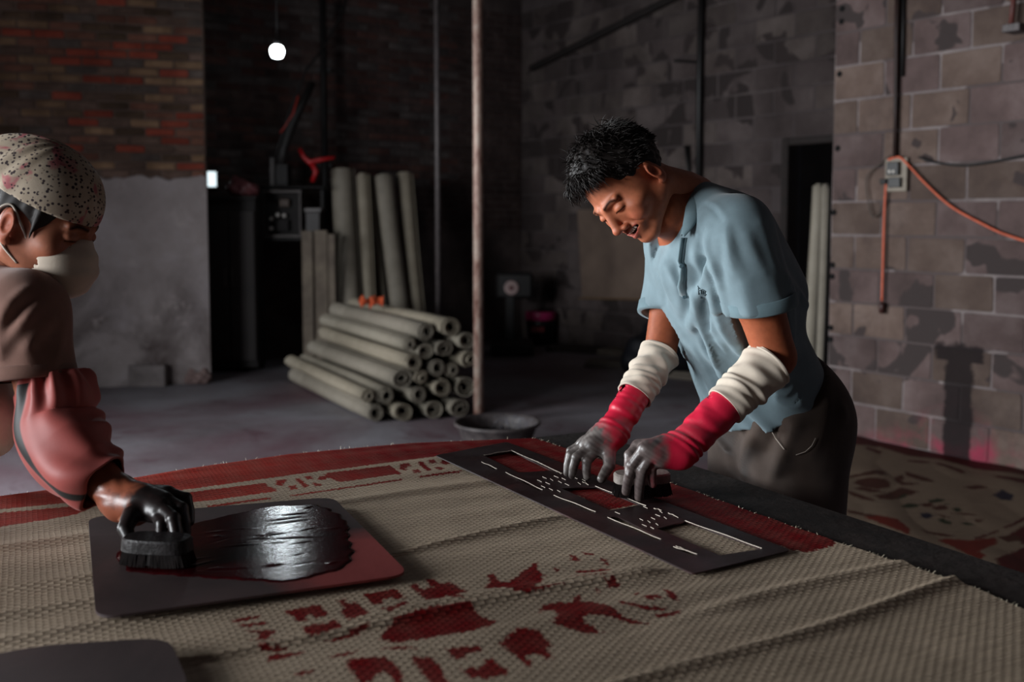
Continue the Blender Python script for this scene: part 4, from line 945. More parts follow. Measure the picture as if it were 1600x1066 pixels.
I = np.arange(FN*FN).reshape(FN, FN); Fq = np.stack([I[:-1, :-1], I[:-1, 1:], I[1:, 1:], I[1:, :-1]], -1).reshape(-1, 4)
tag(mesh_np('drying_mat', np.c_[PQ, hz], Fq[:, ::-1], straw_mat('drying_rush', 1.3, bstr=.3), None, True, fc, PQ), 'printed straw mat with red borders drying on the floor by the block wall', 'mat')
# ------------------------------------------------------------------ people
v3 = lambda p: np.array([p[0], p[1], p[2]], np.float32)
def lerp(a, b, t): return a*(1-t)+b*t
def nrm(v): return v/np.linalg.norm(v)
def skin_mat(name, rough=.52, sss=.12):
    m, nt, b = nodes(name); a = N(nt, 'ShaderNodeAttribute', attribute_name='Col'); co = position(nt)
    k = ramp(nt, noise(nt, co, 90, 5), [(.3, (.88, .86, .86)), (.7, (1.08, 1.06, 1.05))])
    L(nt, mixc(nt, 1.0, a.outputs['Color'], k, 'MULTIPLY'), b.inputs['Base Color']); b.inputs['Roughness'].default_value = rough; bw = N(nt, 'ShaderNodeRGBToBW'); L(nt, a.outputs['Color'], bw.inputs[0]); L(nt, math_(nt, 'MULTIPLY', bw.outputs[0], 1.6, True), b.inputs['Specular IOR Level'])
    b.inputs['Subsurface Weight'].default_value = sss; b.inputs['Subsurface Radius'].default_value = (.012, .004, .002); b.inputs['Subsurface Scale'].default_value = 1
    bump(nt, b, noise(nt, co, 420, 4), .12, .001); return m
def cloth_mat(name, rough=.85, scale=500, bs=.15, spec=.25, sheen=.15):
    m, nt, b = nodes(name); a = N(nt, 'ShaderNodeAttribute', attribute_name='Col'); co = position(nt)
    k = ramp(nt, noise(nt, co, 25, 4), [(.3, (.9, .9, .9)), (.7, (1.08, 1.08, 1.08))])
    L(nt, mixc(nt, 1.0, a.outputs['Color'], k, 'MULTIPLY'), b.inputs['Base Color']); b.inputs['Roughness'].default_value = rough; b.inputs['Specular IOR Level'].default_value = spec
    b.inputs['Sheen Weight'].default_value = sheen; bump(nt, b, noise(nt, co, scale, 3), bs, .001); return m
SKIN = skin_mat('skin'); CLOTH = cloth_mat('cotton'); RUBBER = cloth_mat('rubber_glove', .38, 260, .2, .5, 0)
HAIRM, nt, b = nodes('black_hair'); b.inputs['Base Color'].default_value = (.011, .008, .007, 1); b.inputs['Roughness'].default_value = .58; b.inputs['Specular IOR Level'].default_value = .25

def head_sdf(smile=True, h=.0022):
    S = SDF((-.1, -.135, -.2), (.1, .125, .135), h); k = .02
    S.add(S.ell((0, .012, .036), (.0745, .094, .086)))
    S.add(S.ell((0, -.028, -.03), (.062, .064, .075)), .03)
    for s in (-1, 1):
        S.add(S.cone((s*.052, .005, -.055), (s*.014, -.078, -.104), .016, .014), .03)
        S.add(S.ell((s*.046, -.058, -.026), (.02, .022, .018)), .022)      # cheekbone
        if smile: S.add(S.ell((s*.041, -.072, -.046), (.017, .017, .018)), .012)
        S.add(S.cone((s*.012, -.090, .020), (s*.044, -.077, .020), .006, .005), .014)   # brow
    S.add(S.ell((0, -.083, -.104), (.020, .016, .015)), .016)
    S.add(S.ell((0, -.086, -.066), (.030, .016, .024)), .016)              # muzzle
    for s in (-1, 1): S.sub(S.ell((s*.031, -.103, .001), (.020, .018, .012)), .010)
    for s in (-1, 1):
        S.add(S.ell((s*.031, -.0765, .000), (.0155, .0135, .0115)), .004)    # lids
        S.sub(S.ell((s*.031, -.0925, -.0035), (.0125, .0045, .0011)), .0015)  # slit
        S.sub(S.ell((s*.031, -.0905, .0095), (.015, .004, .0013)), .002)      # fold
    S.add(S.cone((0, -.088, .008), (0, -.110, -.034), .0075, .0105), .012)     # nose
    S.add(S.ell((0, -.113, -.036), (.0105, .0095, .0095)), .006)
    for s in (-1, 1):
        S.add(S.ell((s*.0135, -.1015, -.041), (.0075, .0095, .0075)), .005)
        S.sub(S.ell((s*.0065, -.109, -.0475), (.0035, .005, .003)), .002)
    if smile:
        # open smiling mouth with lips
        for s in (-1, 1):
            S.add(S.cone((0, -.1035, -.0580), (s*.029, -.0865, -.0545), .0046, .0028), .004)
            S.add(S.cone((0, -.1005, -.0795), (s*.028, -.0855, -.0590), .0062, .003), .004)
            S.sub(S.cone((s*.019, -.097, -.034), (s*.038, -.082, -.060), .0026, .0026), .006)   # smile line
        for s in (-2, -1, 0, 1, 2): S.sub(S.ell((s*.0085, -.1005+abs(s)*.0035, -.0675+abs(s)**1.5*.0022), (.011, .014, .0072-.0012*abs(s))), .0015)
    else: S.add(S.ell((0, -.096, -.068), (.02, .008, .008)), .006)
    for s in (-1, 1):   # ears
        M = np.array([[.93, .36*s, 0], [-.36*s, .93, 0], [0, 0, 1]])
        S.add(S.ell((s*.0785, .012, -.013), (.0075, .019, .031), M), .006)
        S.sub(S.ell((s*.0875, .006, -.010), (.007, .011, .017), M), .003)
        S.add(S.ell((s*.0785, .004, -.019), (.004, .004, .009)), .003)
        S.add(S.ell((s*.076, .004, -.040), (.006, .008, .009)), .005)
    return S
def paint_head(V, base, smile=True):
    x, y, z = V[:, 0], V[:, 1], V[:, 2]; ax = np.abs(x); c = np.tile(np.array(lin(base)), (len(V), 1))
    def mix(m, col): 
        nonlocal c; m = np.clip(m, 0, 1)[:, None]; c = c*(1-m)+np.array(lin(col))*m
    g = lambda cx, cy, cz, r: np.exp(-(((ax-cx)/r[0])**2+((y-cy)/r[1])**2+((z-cz)/r[2])**2))
    mix(.5*g(.043, -.075, -.04, (.022, .03, .02)), 'a85440'); mix(.55*g(0, -.113, -.038, (.014, .02, .014)), 'b05c48'); mix(.6*g(.08, .01, -.012, (.02, .03, .04)), 'a04e38')
    brow = np.exp(-((z-.0195-.004*sm(ax, .012, .03)+.006*sm(ax, .034, .05))/.0048)**2)*sm(ax, .008, .014)*(1-sm(ax, .044, .053))*(y < -.06)
    mix(.97*brow, '140c0a')
    lash = np.exp(-((z+.0035+.0015*((ax-.031)/.012)**2)/.0017)**2)*(np.abs(ax-.031) < .0145)*(y < -.075); mix(1.15*lash, '0c0605')
    if smile:
        lip = np.exp(-((z+.0585)/.0048)**2)+np.exp(-((z+.0765-.016*(ax/.025)**2)/.0062)**2)
        mix(.8*lip*(1-sm(ax, .024, .031))*(y < -.083), 'a04a46')
        inside = (ax < .024)*(np.abs(z+.067-.006*(ax/.024)**2) < .0072)*(y > -.0985+.42*ax*.6)*(y < -.055); mix(inside*.9, '2a0c0a')
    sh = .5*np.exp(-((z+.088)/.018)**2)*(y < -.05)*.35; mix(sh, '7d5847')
    return c

def smooth_tube(P, n):
    P = [np.array(p, float) for p in P]; out = []; k = len(P)
    for i in range(n):
        t = i/(n-1)*(k-1); j = min(int(t), k-2); f = t-j; p0, p1, p2, p3 = P[max(j-1, 0)], P[j], P[j+1], P[min(j+2, k-1)]
        out.append(.5*((2*p1)+(p2-p0)*f+(2*p0-5*p1+4*p2-p3)*f*f+(3*p1-p0-3*p2+p3)*f**3))
    return np.array(out)
def sleeve_tube(path, rad, n=70, m=72, disp=None, ref=(0, -1, 0), closed_in=.004):
    """cloth sleeve: displaced tube with inner face"""
    C = smooth_tube(path, n); R = smooth_tube([[r] for r in rad], n)[:, 0]
    T = np.gradient(C, axis=0); T /= np.linalg.norm(T, axis=1)[:, None]
    a = np.array(ref, float); V = []
    th = np.linspace(0, 2*np.pi, m, endpoint=False)
    for i in range(n):
        u = nrm(a-T[i]*(a @ T[i])); w = np.cross(T[i], u)
        r = R[i]+(disp(i/(n-1), th) if disp else 0)
        V.append(C[i]+r[:, None]*(np.cos(th)[:, None]*u+np.sin(th)[:, None]*w) if disp else C[i]+R[i]*(np.cos(th)[:, None]*u+np.sin(th)[:, None]*w))
    V = np.array(V); O = V.reshape(-1, 3); cen = np.repeat(C, m, 0); Iv = cen+(O-cen)*(1-closed_in/np.linalg.norm(O-cen, axis=1))[:, None]
    I = np.arange(n*m).reshape(n, m); J = np.roll(I, -1, 1)
    F = np.stack([I[:-1], J[:-1], J[1:], I[1:]], -1).reshape(-1, 4); G = F[:, ::-1]+n*m
    e = [np.stack([J[0], I[0], I[0]+n*m, J[0]+n*m], -1), np.stack([I[-1], J[-1], J[-1]+n*m, I[-1]+n*m], -1)]
    tt = np.repeat(np.linspace(0, 1, n), m); hh = np.tile(th, n)
    return np.concatenate([O, Iv]), np.concatenate([F, G]+e), np.tile(tt, 2), np.tile(hh, 2)
def bbox(pts, pad): P = np.array(pts); return P.min(0)-pad, P.max(0)+pad
def glove_mesh(E, W, K, T, thumb, cuff, wrist_r, fr=.0098, bulge=.018, h=.0024, side=None, t0=.48, wr=1.0):
    E, W = v3(E), v3(W); K = [v3(k) for k in K]; T = [v3(t) for t in T]; thumb = [v3(t) for t in thumb]; C0 = lerp(E, W, t0)
    lo, hi = bbox([C0, W]+K+T+thumb, .06); S = SDF(lo, hi, h); ax = nrm(W-E)
    S.add(S.cone(C0-ax*.03, W, cuff, wrist_r))
    up = np.array([0, 0, 1.]); Kc = sum(K)/4
    S.add(S.cone(W, lerp(W, Kc, .5), wrist_r*.95, .030), .02)
    for i, k in enumerate(K): S.add(S.cone(lerp(W, k, .35), k, .018, fr*1.35), .018)
    for i in range(3): S.add(S.cone(lerp(W, K[i], .85), lerp(W, K[i+1], .85), .012, .012), .012)
    side_ = S.D.copy()
    for i, (k, t) in enumerate(zip(K, T)):
        b = bulge[i] if hasattr(bulge, '__len__') else bulge
        out = nrm(nrm(k-W)*.7+up*.7); p1 = lerp(k, t, .48)+out*b; p2 = lerp(k, t, .78)+out*b*.55; f = fr*(.88 if i == 3 else 1)
        d = np.minimum(S.cone(k, p1, f*1.16, f*1.04), np.minimum(S.cone(p1, p2, f*1.04, f*.96), S.cone(p2, t, f*.96, f*.82)))
        d = np.minimum(d, S.ell(p1, (f*1.13,)*3))
        S.add(d, .0035)
    d = np.minimum(S.cone(thumb[0], thumb[1], .015, .0125), S.cone(thumb[1], thumb[2], .0125, .0095)); S.add(d, .014)
    S.D = np.maximum(S.D, -S.plane(C0, ax)); S.sub(S.cone(C0-ax*.05, C0+ax*.02, cuff-.004, cuff-.004))
    # wrist wrinkles
    P = np.stack(np.broadcast_arrays(S.X, S.Y, S.Z), -1).reshape(-1, 3)
    s = ((P-W) @ ax).reshape(S.D.shape); q = np.sin(s*150+5*np.sin((P @ np.array([40, 30, 55.])).reshape(S.D.shape)))
    S.D -= wr*.0022*q*np.exp(-((s+.035)/.035)**2)+wr*.0012*np.sin(s*70+3*np.sin((P @ np.array([25, -30, 35.])).reshape(S.D.shape)))*np.exp(-((s+.09)/.06)**2)
    V, F = S.mesh(); return V, F
def glove_cols(V, W, Kc, red, grey, dark, a=-.01, b=.055):
    ax = nrm(v3(Kc)-v3(W)); s = (V-v3(W)) @ ax; m = sm(s+.014*wob(V, 60, 3), a, b)[:, None]; d = (.5+.5*wob(V, 130, 6))[:, None]
    g = np.array(lin(grey))*d+np.array(lin(dark))*(1-d)
    m2 = .25*(wob(V, 45, 9) > .35)[:, None]*sm(s, -.06, .0)[:, None]
    m = np.clip(m+m2, 0, 1); return np.array(lin(red))*(1-m)+g*m
def mats(MB_, V): return V @ np.array(MB_)
HS = 0.96; ZS = .88; SHR = .17
def head_place(V, C, Lf, U, F):   # local x=left, y=-forward, z=up
    V = V*HS; V = np.c_[V[:, 0], V[:, 1]+SHR*np.clip(-V[:, 2], 0, .11), np.where(V[:, 2] < 0, V[:, 2]*ZS, V[:, 2])]; return v3(C)+V[:, :1]*np.array(Lf)-V[:, 1:2]*np.array(F)+V[:, 2:]*np.array(U)
def frame3(Lf, U):
    Lf = nrm(np.array(Lf, float)); U = np.array(U, float); U = nrm(U-Lf*(U @ Lf)); return Lf, U, np.cross(Lf, U)

# ================================================================== the man
mHIP = v3(at(1214, 640, 2.25)); mNB = v3(at(1084, 330, 2.10))
mLS = v3(at(1152, 362, 1.96)); mRS = v3(at(1062, 385, 2.27))
mLE = v3(at(1212, 558, 1.98)); mRE = v3(at(1031, 552, 2.19))
mLW = v3(onz(1062, 704, .832)); mRW = v3(onz(957, 676, .828))
Lf, U, Fw = frame3((.375, -.866, .33), (-.733, -.21, .646))
mHC = v3(at(983, 290, 2.03))
T_ = nrm(mNB-mHIP); S_ = mLS-mRS; S_ = nrm(S_-T_*(S_ @ T_)); F_ = np.cross(S_, T_); 
if F_[0] > 0: F_ = -F_
TM = np.array([S_, F_, T_])
tp = lambda t, f=0, s=0: lerp(mHIP, mNB, t)+F_*f+S_*s
# body: torso, arms and legs as one surface
feetL = np.array([mHIP[0]+.10, mHIP[1]-.05, .03]); feetR = np.array([mHIP[0]+.0, mHIP[1]+.2, .03])
hipL = mHIP+S_*.085; hipR = mHIP-S_*.085; kneeL = lerp(hipL, feetL, .5)+F_*.03; kneeR = lerp(hipR, feetR, .5)+F_*.03
lo, hi = bbox([mHIP, mNB, mLS, mRS, mLE, mRE, mLW, mRW, feetL, feetR, kneeL, kneeR], .13); S = SDF(lo, hi, .0085)
S.add(S.ell(tp(.74), (.155, .10, .2), TM)); S.add(S.ell(tp(.35), (.135, .095, .2), TM), .06); S.add(S.ell(tp(.02), (.15, .11, .14), TM), .06)
S.add(S.cone(mNB-T_*.05, mLS, .05, .05), .05); S.add(S.cone(mNB-T_*.05, mRS, .05, .05), .05)
for a, b_, c, q in ((mLS, mLE, mLW, 1), (mRS, mRE, mRW, .86)):
    S.add(S.cone(a, lerp(a, b_, .5), .052*q, .049*q), .03); S.add(S.cone(lerp(a, b_, .5), b_, .048*q, .041*q), .02); S.add(S.cone(b_, lerp(b_, c, .3), .038*q, .031*q), .012); S.add(S.cone(lerp(b_, c, .3), c, .031*q, .023), .02)
    S.add(S.ell(c, (.025, .025, .025)), .02)
for a, k_, f_ in ((hipL, kneeL, feetL), (hipR, kneeR, feetR)):
    S.add(S.cone(a, k_, .085, .058), .04); S.add(S.cone(k_, f_+[0, 0, .06], .056, .036), .02); S.add(S.cone(f_+[0, 0, .03], f_+F_*.14+[0, 0, .0], .035, .03), .02)
S.add(S.cone(mNB-T_*.03, mHC-U*.09+Fw*.0, .055, .05), .03)
Vb, Fb = S.mesh()
ns = nrm(mHC-mNB)
cb = np.tile(np.array(lin('9c5639')), (len(Vb), 1))*(1+.06*wob(Vb, 30, 2))[:, None]
# head joined to it
S = head_sdf(True)
nb_l = np.array([(mNB-mHC) @ Lf, -(mNB-mHC) @ Fw, (mNB-mHC) @ U])/HS
nt_l = np.array([0, .03, -.06]); S.add(S.cone(nt_l, lerp(nt_l, nb_l, 1.05), .054, .056), .025)
S.add(S.cone((0.0, -.02, -.085), lerp(nt_l, nb_l, .8)+np.array([0, -.03, 0]), .018, .02), .03)
Vh, Fh = S.mesh(); ch = paint_head(Vh, 'b06a4c')
Vh = head_place(Vh, mHC, Lf, U, Fw)
man = mesh_np('person', np.concatenate([Vb, Vh]), np.concatenate([Fb, Fh+len(Vb)]), SKIN, None, True, np.concatenate([cb, ch]))
tag(man, 'smiling man in a blue polo shirt bending over the table with a brush', 'person')
# teeth
mb = MB()
for i in range(-3, 4):
    w = .0062 if abs(i) < 2 else .0052; x = i*.0059; y = -.0985+.14*abs(x)+8*x*x; M3 = Matrix.Rotation(-x*16, 3, 'Z')
    mb.box((x, y, -.0625+7*x*x), (w*.93, .004, .0085), M3, .0008)
tv = head_place(np.array(mb.V), mHC, Lf, U, Fw); mesh('teeth', tv, mb.F, simple('tooth', 'ddd4c8', 'e8e0d6', .3, 50), man)
# hair: scalp shell and strands
S = SDF((-.11, -.13, -.08), (.11, .14, .15), .003)
S.add(S.ell((0, .016, .038), (.0785, .099, .0905)))
S.add(S.ell((0, -.02, .085), (.05, .055, .042)), .03)
S.D += .0022*np.sin(S.X*330+np.sin(S.Z*70)*2)*np.sin(S.Y*140+S.Z*110)
line = S.smin(-S.plane((0, -.062, .072), nrm(np.array([0, .55, .83]))), -S.plane((0, -.035, .0), nrm(np.array([0, .95, .3]))), .01)  # in front of / below = cut
back = -S.plane((0, .055, -.045), nrm(np.array([0, .62, .78])))
earcut = S.ell((0, .002, -.022), (.3, .036, .042))
S.D = np.maximum(S.D, np.minimum(line, 1)); S.D = np.maximum(S.D, back); S.sub(earcut, .01)
Vx, Fx = S.mesh(); hair = mesh_np('hair', head_place(Vx, mHC, Lf, U, Fw), Fx, HAIRM, man)
hair['label'] = 'short messy black hair'
rs = np.random.RandomState(12); mb = MB()
def strand(p, d0, d1, ln, r):
    P = [p]; q = p.copy(); 
    for i in range(5):
        t = (i+1)/5; d = nrm(d0*(1-t)+d1*t); q = q+d*ln/5; P.append(q.copy())
    W_ = head_place(np.array(P), mHC, Lf, U, Fw); mb.tube([Vector(w) for w in W_], [r, r, r*.95, r*.8, r*.5, r*.12], 3, False)
crown = nrm(np.array([0, .45, .9]))
for i in range(2600):
    d = rs.normal(size=3); d = nrm(d)
    if d[2] < -.2: continue
    p = np.array([0, .016, .038])+d*np.array([.080, .101, .092]); x, y, z = p
    if y < -.02 and z < .082-.012*(abs(x)/.06): 
        if not (abs(x) > .055 and z > .03): continue
    if z < .045 and y < .03 and not (abs(x) > .06 and y > -.045 and z > .02): continue
    if z < -.02: continue
    nrm_ = nrm(d/np.array([.08, .1, .092])); flow = nrm_*0
    away = d-crown*(d @ crown); away = away/(np.linalg.norm(away)+1e-6)
    top = sm(np.array(z), .06, .11)
    d0 = nrm_*(.30+.75*top)+away*.8+rs.normal(0, .26, 3)
    d1 = away*1.0+np.array([0, -.35*top, -.55])+rs.normal(0, .38, 3)
    strand(p, nrm(d0), nrm(d1), (.012+.020*top)*rs.uniform(.6, 1.25), rs.uniform(.0007, .0016))
for i in range(520):   # fringe falling over the forehead
    x = rs.uniform(-.062, .062); p = np.array([x, -.060-.012*(1-(x/.062)**2)+rs.normal(0, .006), .098-.35*abs(x)+rs.normal(0, .006)])
    strand(p, nrm(np.array([x*4+rs.normal(0, .2), -1, .55+rs.normal(0, .3)])), nrm(np.array([x*6+rs.normal(0, .25), -.1, -1.0])), rs.uniform(.022, .045)*(1-.3*abs(x)/.06), rs.uniform(.0008, .0017))
for i in range(60):    # upright tuft at the crown
    p = np.array([rs.normal(0, .03), rs.uniform(-.02, .06), .12]); strand(p, nrm(np.array([rs.normal(0, .3), rs.normal(-.1, .4), 1])), nrm(np.array([rs.normal(0, .5), rs.normal(-.2, .6), .5])), rs.uniform(.02, .042), .0012)
st_ = mesh('strands', mb.V, mb.F, HAIRM, hair, True); tag(st_, kind='stuff')

# polo shirt
SB = '70838a'
mLH = lerp(mLS, mLE, .60); mRH = lerp(mRS, mRE, .66)
lo, hi = bbox([mHIP-T_*.02, mNB, mLS, mRS, mLH, mRH], .15); S = SDF(lo, hi, .005)
S.add(S.ell(tp(.72, .005), (.185, .125, .215), TM)); S.add(S.ell(tp(.42, .012), (.165, .122, .21), TM), .05); S.add(S.ell(tp(.13, .015), (.17, .13, .17), TM), .05)
S.add(S.cone(mNB-T_*.045+S_*.03, mLS+T_*.0, .055, .062), .05); S.add(S.cone(mNB-T_*.045-S_*.03, mRS, .055, .062), .05)
S.add(S.cone(tp(.85, -.06, .05), tp(.55, -.075, .03), .07, .08), .05)
tors = S.D.copy()
S.add(S.cone(mLS, mLH+nrm(mLE-mLS)*.05, .069, .074), .035); S.add(S.cone(mRS, mRH+nrm(mRE-mRS)*.05, .066, .066), .035)
R = np.random.RandomState(4)
# folds
for a, b_, w, am in ((mLS+F_*.06, lerp(mLS, mLE, .55)+F_*.075, .012, .008), (mLS+F_*.03+S_*.05, lerp(mLS, mLE, .5)+F_*.05+S_*.05, .012, .006), (mLS+F_*.08-T_*.04, tp(.5, .12, .10), .014, .011), (mLS+F_*.09-T_*.03, tp(.62, .13, .05), .012, .008),
      (tp(.88, .10, .08), tp(.45, .135, .09), .013, .009), (tp(.5, .14, .02), tp(.12, .14, .06), .016, .008), (tp(.4, .13, .09), tp(.1, .10, .15), .016, .009), (tp(.3, .14, -.03), tp(.08, .14, .08), .014, .007), (tp(.25, .05, .17), tp(.08, -.02, .17), .02, .008),
      (tp(.82, -.02, .17), tp(.5, -.1, .13), .016, .007), (tp(.6, -.02, .17), tp(.3, .04, .17), .018, .008), (tp(.16, .15, -.05), tp(.1, .10, .14), .012, .007), (mRS+F_*.06, lerp(mRS, mRE, .6)+F_*.06, .012, .007), (tp(.86, .09, -.06), tp(.6, .13, -.02), .012, .007)):
    am *= 1.5; S.ridge(a, b_, w, am)
    off = nrm(np.cross(b_-a, F_))*w*1.7
    S.ridge(a+off, b_+off, w, -am*.6)
S.D -= .0030*np.sin((S.X*S_[0]+S.Y*S_[1]+S.Z*S_[2])*55+(S.X+S.Z)*18)*np.sin((S.X*T_[0]+S.Y*T_[1]+S.Z*T_[2])*14+1)
lax = nrm(mLE-mLS); rax = nrm(mRE-mRS); hemn = nrm(T_+F_*.02)
keepL = S.cone(mLH-lax*.12, mLH+lax*.12, .10, .10); keepR = S.cone(mRH-rax*.12, mRH+rax*.12, .10, .10)
nL = nrm(lax+F_*.12-S_*.10); nR = nrm(rax)
cutL = np.maximum(S.plane(mLH, nL), np.maximum(keepL, -(tors-.012))); S.D = np.where((S.plane(mLH, nL) > 0) & (tors > .006) & (keepL < .03), np.maximum(S.D, S.plane(mLH, nL)), S.D)
S.D = np.where((S.plane(mRH, nR) > 0) & (tors > .006) & (keepR < .03), np.maximum(S.D, S.plane(mRH, nR)), S.D)
S.sub(S.cone(mLH-nL*.06, mLH+nL*.2, .064, .068)*1.0 if False else np.maximum(S.cone(mLH-lax*.02, mLH+lax*.08, .059, .064), -1e3))
S.sub(S.cone(mRH-rax*.02, mRH+rax*.08, .052, .056))
S.D = np.maximum(S.D, -S.plane(tp(.125), hemn))
# neck opening and the V of the placket
npl = v3(at(1069, 345, 2.0)); npn = nrm(np.array([-.95, -.10, .28]))
S.sub(S.cone(mNB+ns*.12, mNB-T_*.02+F_*.01, .064, .058), .006)
sc = (S.X-mNB[0])*S_[0]+(S.Y-mNB[1])*S_[1]+(S.Z-mNB[2])*S_[2]
S.D = np.where(sc > -.05, np.maximum(S.D, S.plane(npl, npn)), S.D)
va = v3(at(1052, 388, 2.0)); vb_ = v3(at(1060, 452, 1.99)); S.sub(S.cone(va-[.02, 0, -.02], vb_, .022, .005), .003)
V, F = S.mesh(); V = smooth_mesh(V, F, 2, .4)
def vnormals(V, F):
    n = np.cross(V[F[:, 2]]-V[F[:, 0]], V[F[:, 3]]-V[F[:, 1]]); N_ = np.zeros_like(V)
    for k in range(4):
        for j in range(3): N_[:, j] += np.bincount(F[:, k], n[:, j], len(V))
    return N_/(np.linalg.norm(N_, axis=1)[:, None]+1e-9)
def surf_folds(V, F, folds):
    bv = BVHTree.FromPolygons([tuple(map(float, v)) for v in V], [tuple(map(int, f)) for f in F]); NV = vnormals(V, F); D = np.zeros(len(V))
    for w, am, pts in folds:
        P = []
        for q in pts:
            h_ = bv.ray_cast(CAM, ray(*q))
            if h_[0] is not None: P.append(v3(h_[0]))
        if len(P) < 2: continue
        C_ = smooth_tube(P, 8*len(P)); dm = np.full(len(V), 9.); tt_ = np.zeros(len(V))
        for i, c_ in enumerate(C_):
            d_ = np.linalg.norm(V-c_, axis=1); m_ = d_ < dm; dm[m_] = d_[m_]; tt_[m_] = i/(len(C_)-1)
        D += am*np.exp(-(dm/w)**2)*(.25+.75*np.sin(np.pi*np.clip(tt_, .06, .94)))
    return (V+NV*D[:, None]).astype(np.float32)
ZF = lambda *p: z2(p, (1000, 280), 4.1)
V = surf_folds(V, F, [
 (.007, -.006, ZF((405, 330), (385, 420), (420, 560), (470, 680), (505, 790))), (.010, .007, ZF((440, 320), (430, 430), (470, 560), (510, 680))), (.010, .006, ZF((365, 380), (355, 480), (400, 600), (460, 740))),
 (.005, -.003, ZF((410, 160), (470, 195), (520, 262))), (.008, .003, ZF((425, 140), (490, 175), (545, 240))), (.006, -.003, ZF((520, 262), (460, 290), (410, 330))),
 (.010, .004, ZF((560, 320), (570, 450), (600, 600))), (.010, -.004, ZF((600, 320), (640, 450), (690, 600))), (.012, .004, ZF((660, 320), (720, 450), (790, 590))), (.010, -.003, ZF((520, 420), (520, 560), (550, 700))),
 (.008, .005, ZF((330, 640), (340, 760), (370, 880))), (.009, -.005, ZF((420, 760), (450, 880), (500, 1000))), (.010, .006, ZF((470, 760), (500, 880), (560, 1000), (640, 1060))),
 (.010, .006, [(1080, 505), (1105, 555), (1140, 600)]), (.010, -.005, [(1095, 500), (1120, 545), (1155, 595)]), (.012, .006, [(1115, 500), (1150, 545), (1180, 580)]), (.010, -.005, [(1165, 500), (1180, 550), (1200, 585)]),
 (.010, .004, ZF((130, 560), (160, 680), (210, 800))), (.009, .005, ZF((140, 480), (190, 590), (240, 700))), (.010, -.004, ZF((110, 600), (150, 720), (160, 820))),
 (.014, .005, [(1190, 350), (1225, 430), (1255, 500)]), (.014, -.005, [(1215, 400), (1240, 470), (1262, 540)]), (.012, .005, [(1215, 520), (1245, 555), (1280, 560)])])
c = np.tile(np.array(lin(SB)), (len(V), 1))
shirt = mesh_np('polo_shirt', V, F, CLOTH, man, True, c); shirt['label'] = 'dusty blue polo shirt'
SHV, SHF = V, F
bvh = BVHTree.FromPolygons([tuple(map(float, v)) for v in V], [tuple(map(int, f)) for f in F])
# sleeve hem bands
for nm, C0, ax_, nn_, r_ in (('sleeve_hem', mLH, lax, nL, .0735), ('sleeve_hem', mRH, rax, nR, .0665)):
    u = nrm(np.cross(ax_, [0, 0, 1.])); w = np.cross(ax_, u); VV_ = []; n = 40
    prof = ((-.026, r_-.002), (-.024, r_+.0006), (-.002, r_+.0008), (.001, r_-.0005), (.001, r_-.009))
    for dz, rr in prof:
        for k in range(n):
            th = 2*np.pi*k/n; d = np.cos(th)*u+np.sin(th)*w; p = C0+d*rr; p = p-ax_*((p-C0) @ nn_)/(ax_ @ nn_)+ax_*dz; VV_.append(p)
    FF_ = [(i*n+k, i*n+(k+1) % n, (i+1)*n+(k+1) % n, (i+1)*n+k) for i in range(len(prof)-1) for k in range(n)]
    mesh(nm, VV_, FF_, CLOTH, shirt, True, np.tile(np.array(lin('687e85')), (len(VV_), 1)))
# collar: fold-over strip round the neck, near side traced, far side behind the neck
inn = [at(1046, 404, 2.10), at(1036, 384, 2.16), at(1040, 350, 2.21), at(1060, 312, 2.19), at(1076, 297, 2.13), at(1077, 305, 2.06), at(1073, 325, 2.015), at(1069, 348, 1.985), at(1065, 370, 1.975)]
top = [at(1046, 402, 2.10), at(1034, 378, 2.16), at(1040, 342, 2.22), at(1060, 302, 2.20), at(1081, 289, 2.13), at(1080, 297, 2.055), at(1072, 322, 2.01), at(1068, 346, 1.98), at(1064, 368, 1.97)]
out = [at(1042, 412, 2.07), at(1030, 392, 2.14), at(1040, 352, 2.25), at(1066, 312, 2.26), at(1094, 303, 2.16), at(1098, 312, 2.04), at(1094, 335, 1.985), at(1084, 354, 1.962), at(1068, 372, 1.96)]
I_, T0_, O_ = [smooth_tube([v3(p) for p in q], 48) for q in (inn, top, out)]
V = np.stack([I_, T0_, lerp(T0_, O_, .12)+np.array([0, -.004, .004]), lerp(T0_, O_, .55)+np.array([.002, -.006, .003]), O_], 1)
n, m, _ = V.shape; O = V.reshape(-1, 3); I = np.arange(n*m).reshape(n, m)
F = np.stack([I[:-1, :-1], I[1:, :-1], I[1:, 1:], I[:-1, 1:]], -1).reshape(-1, 4)
cl = mesh_np('collar', O, F, CLOTH, shirt, True, np.tile(np.array(lin('697f86')), (len(O), 1))); md = cl.modifiers.new('thick', 'SOLIDIFY'); md.thickness = .003; md.offset = 0; md = cl.modifiers.new('sub', 'SUBSURF'); md.levels = 1; md.render_levels = 1
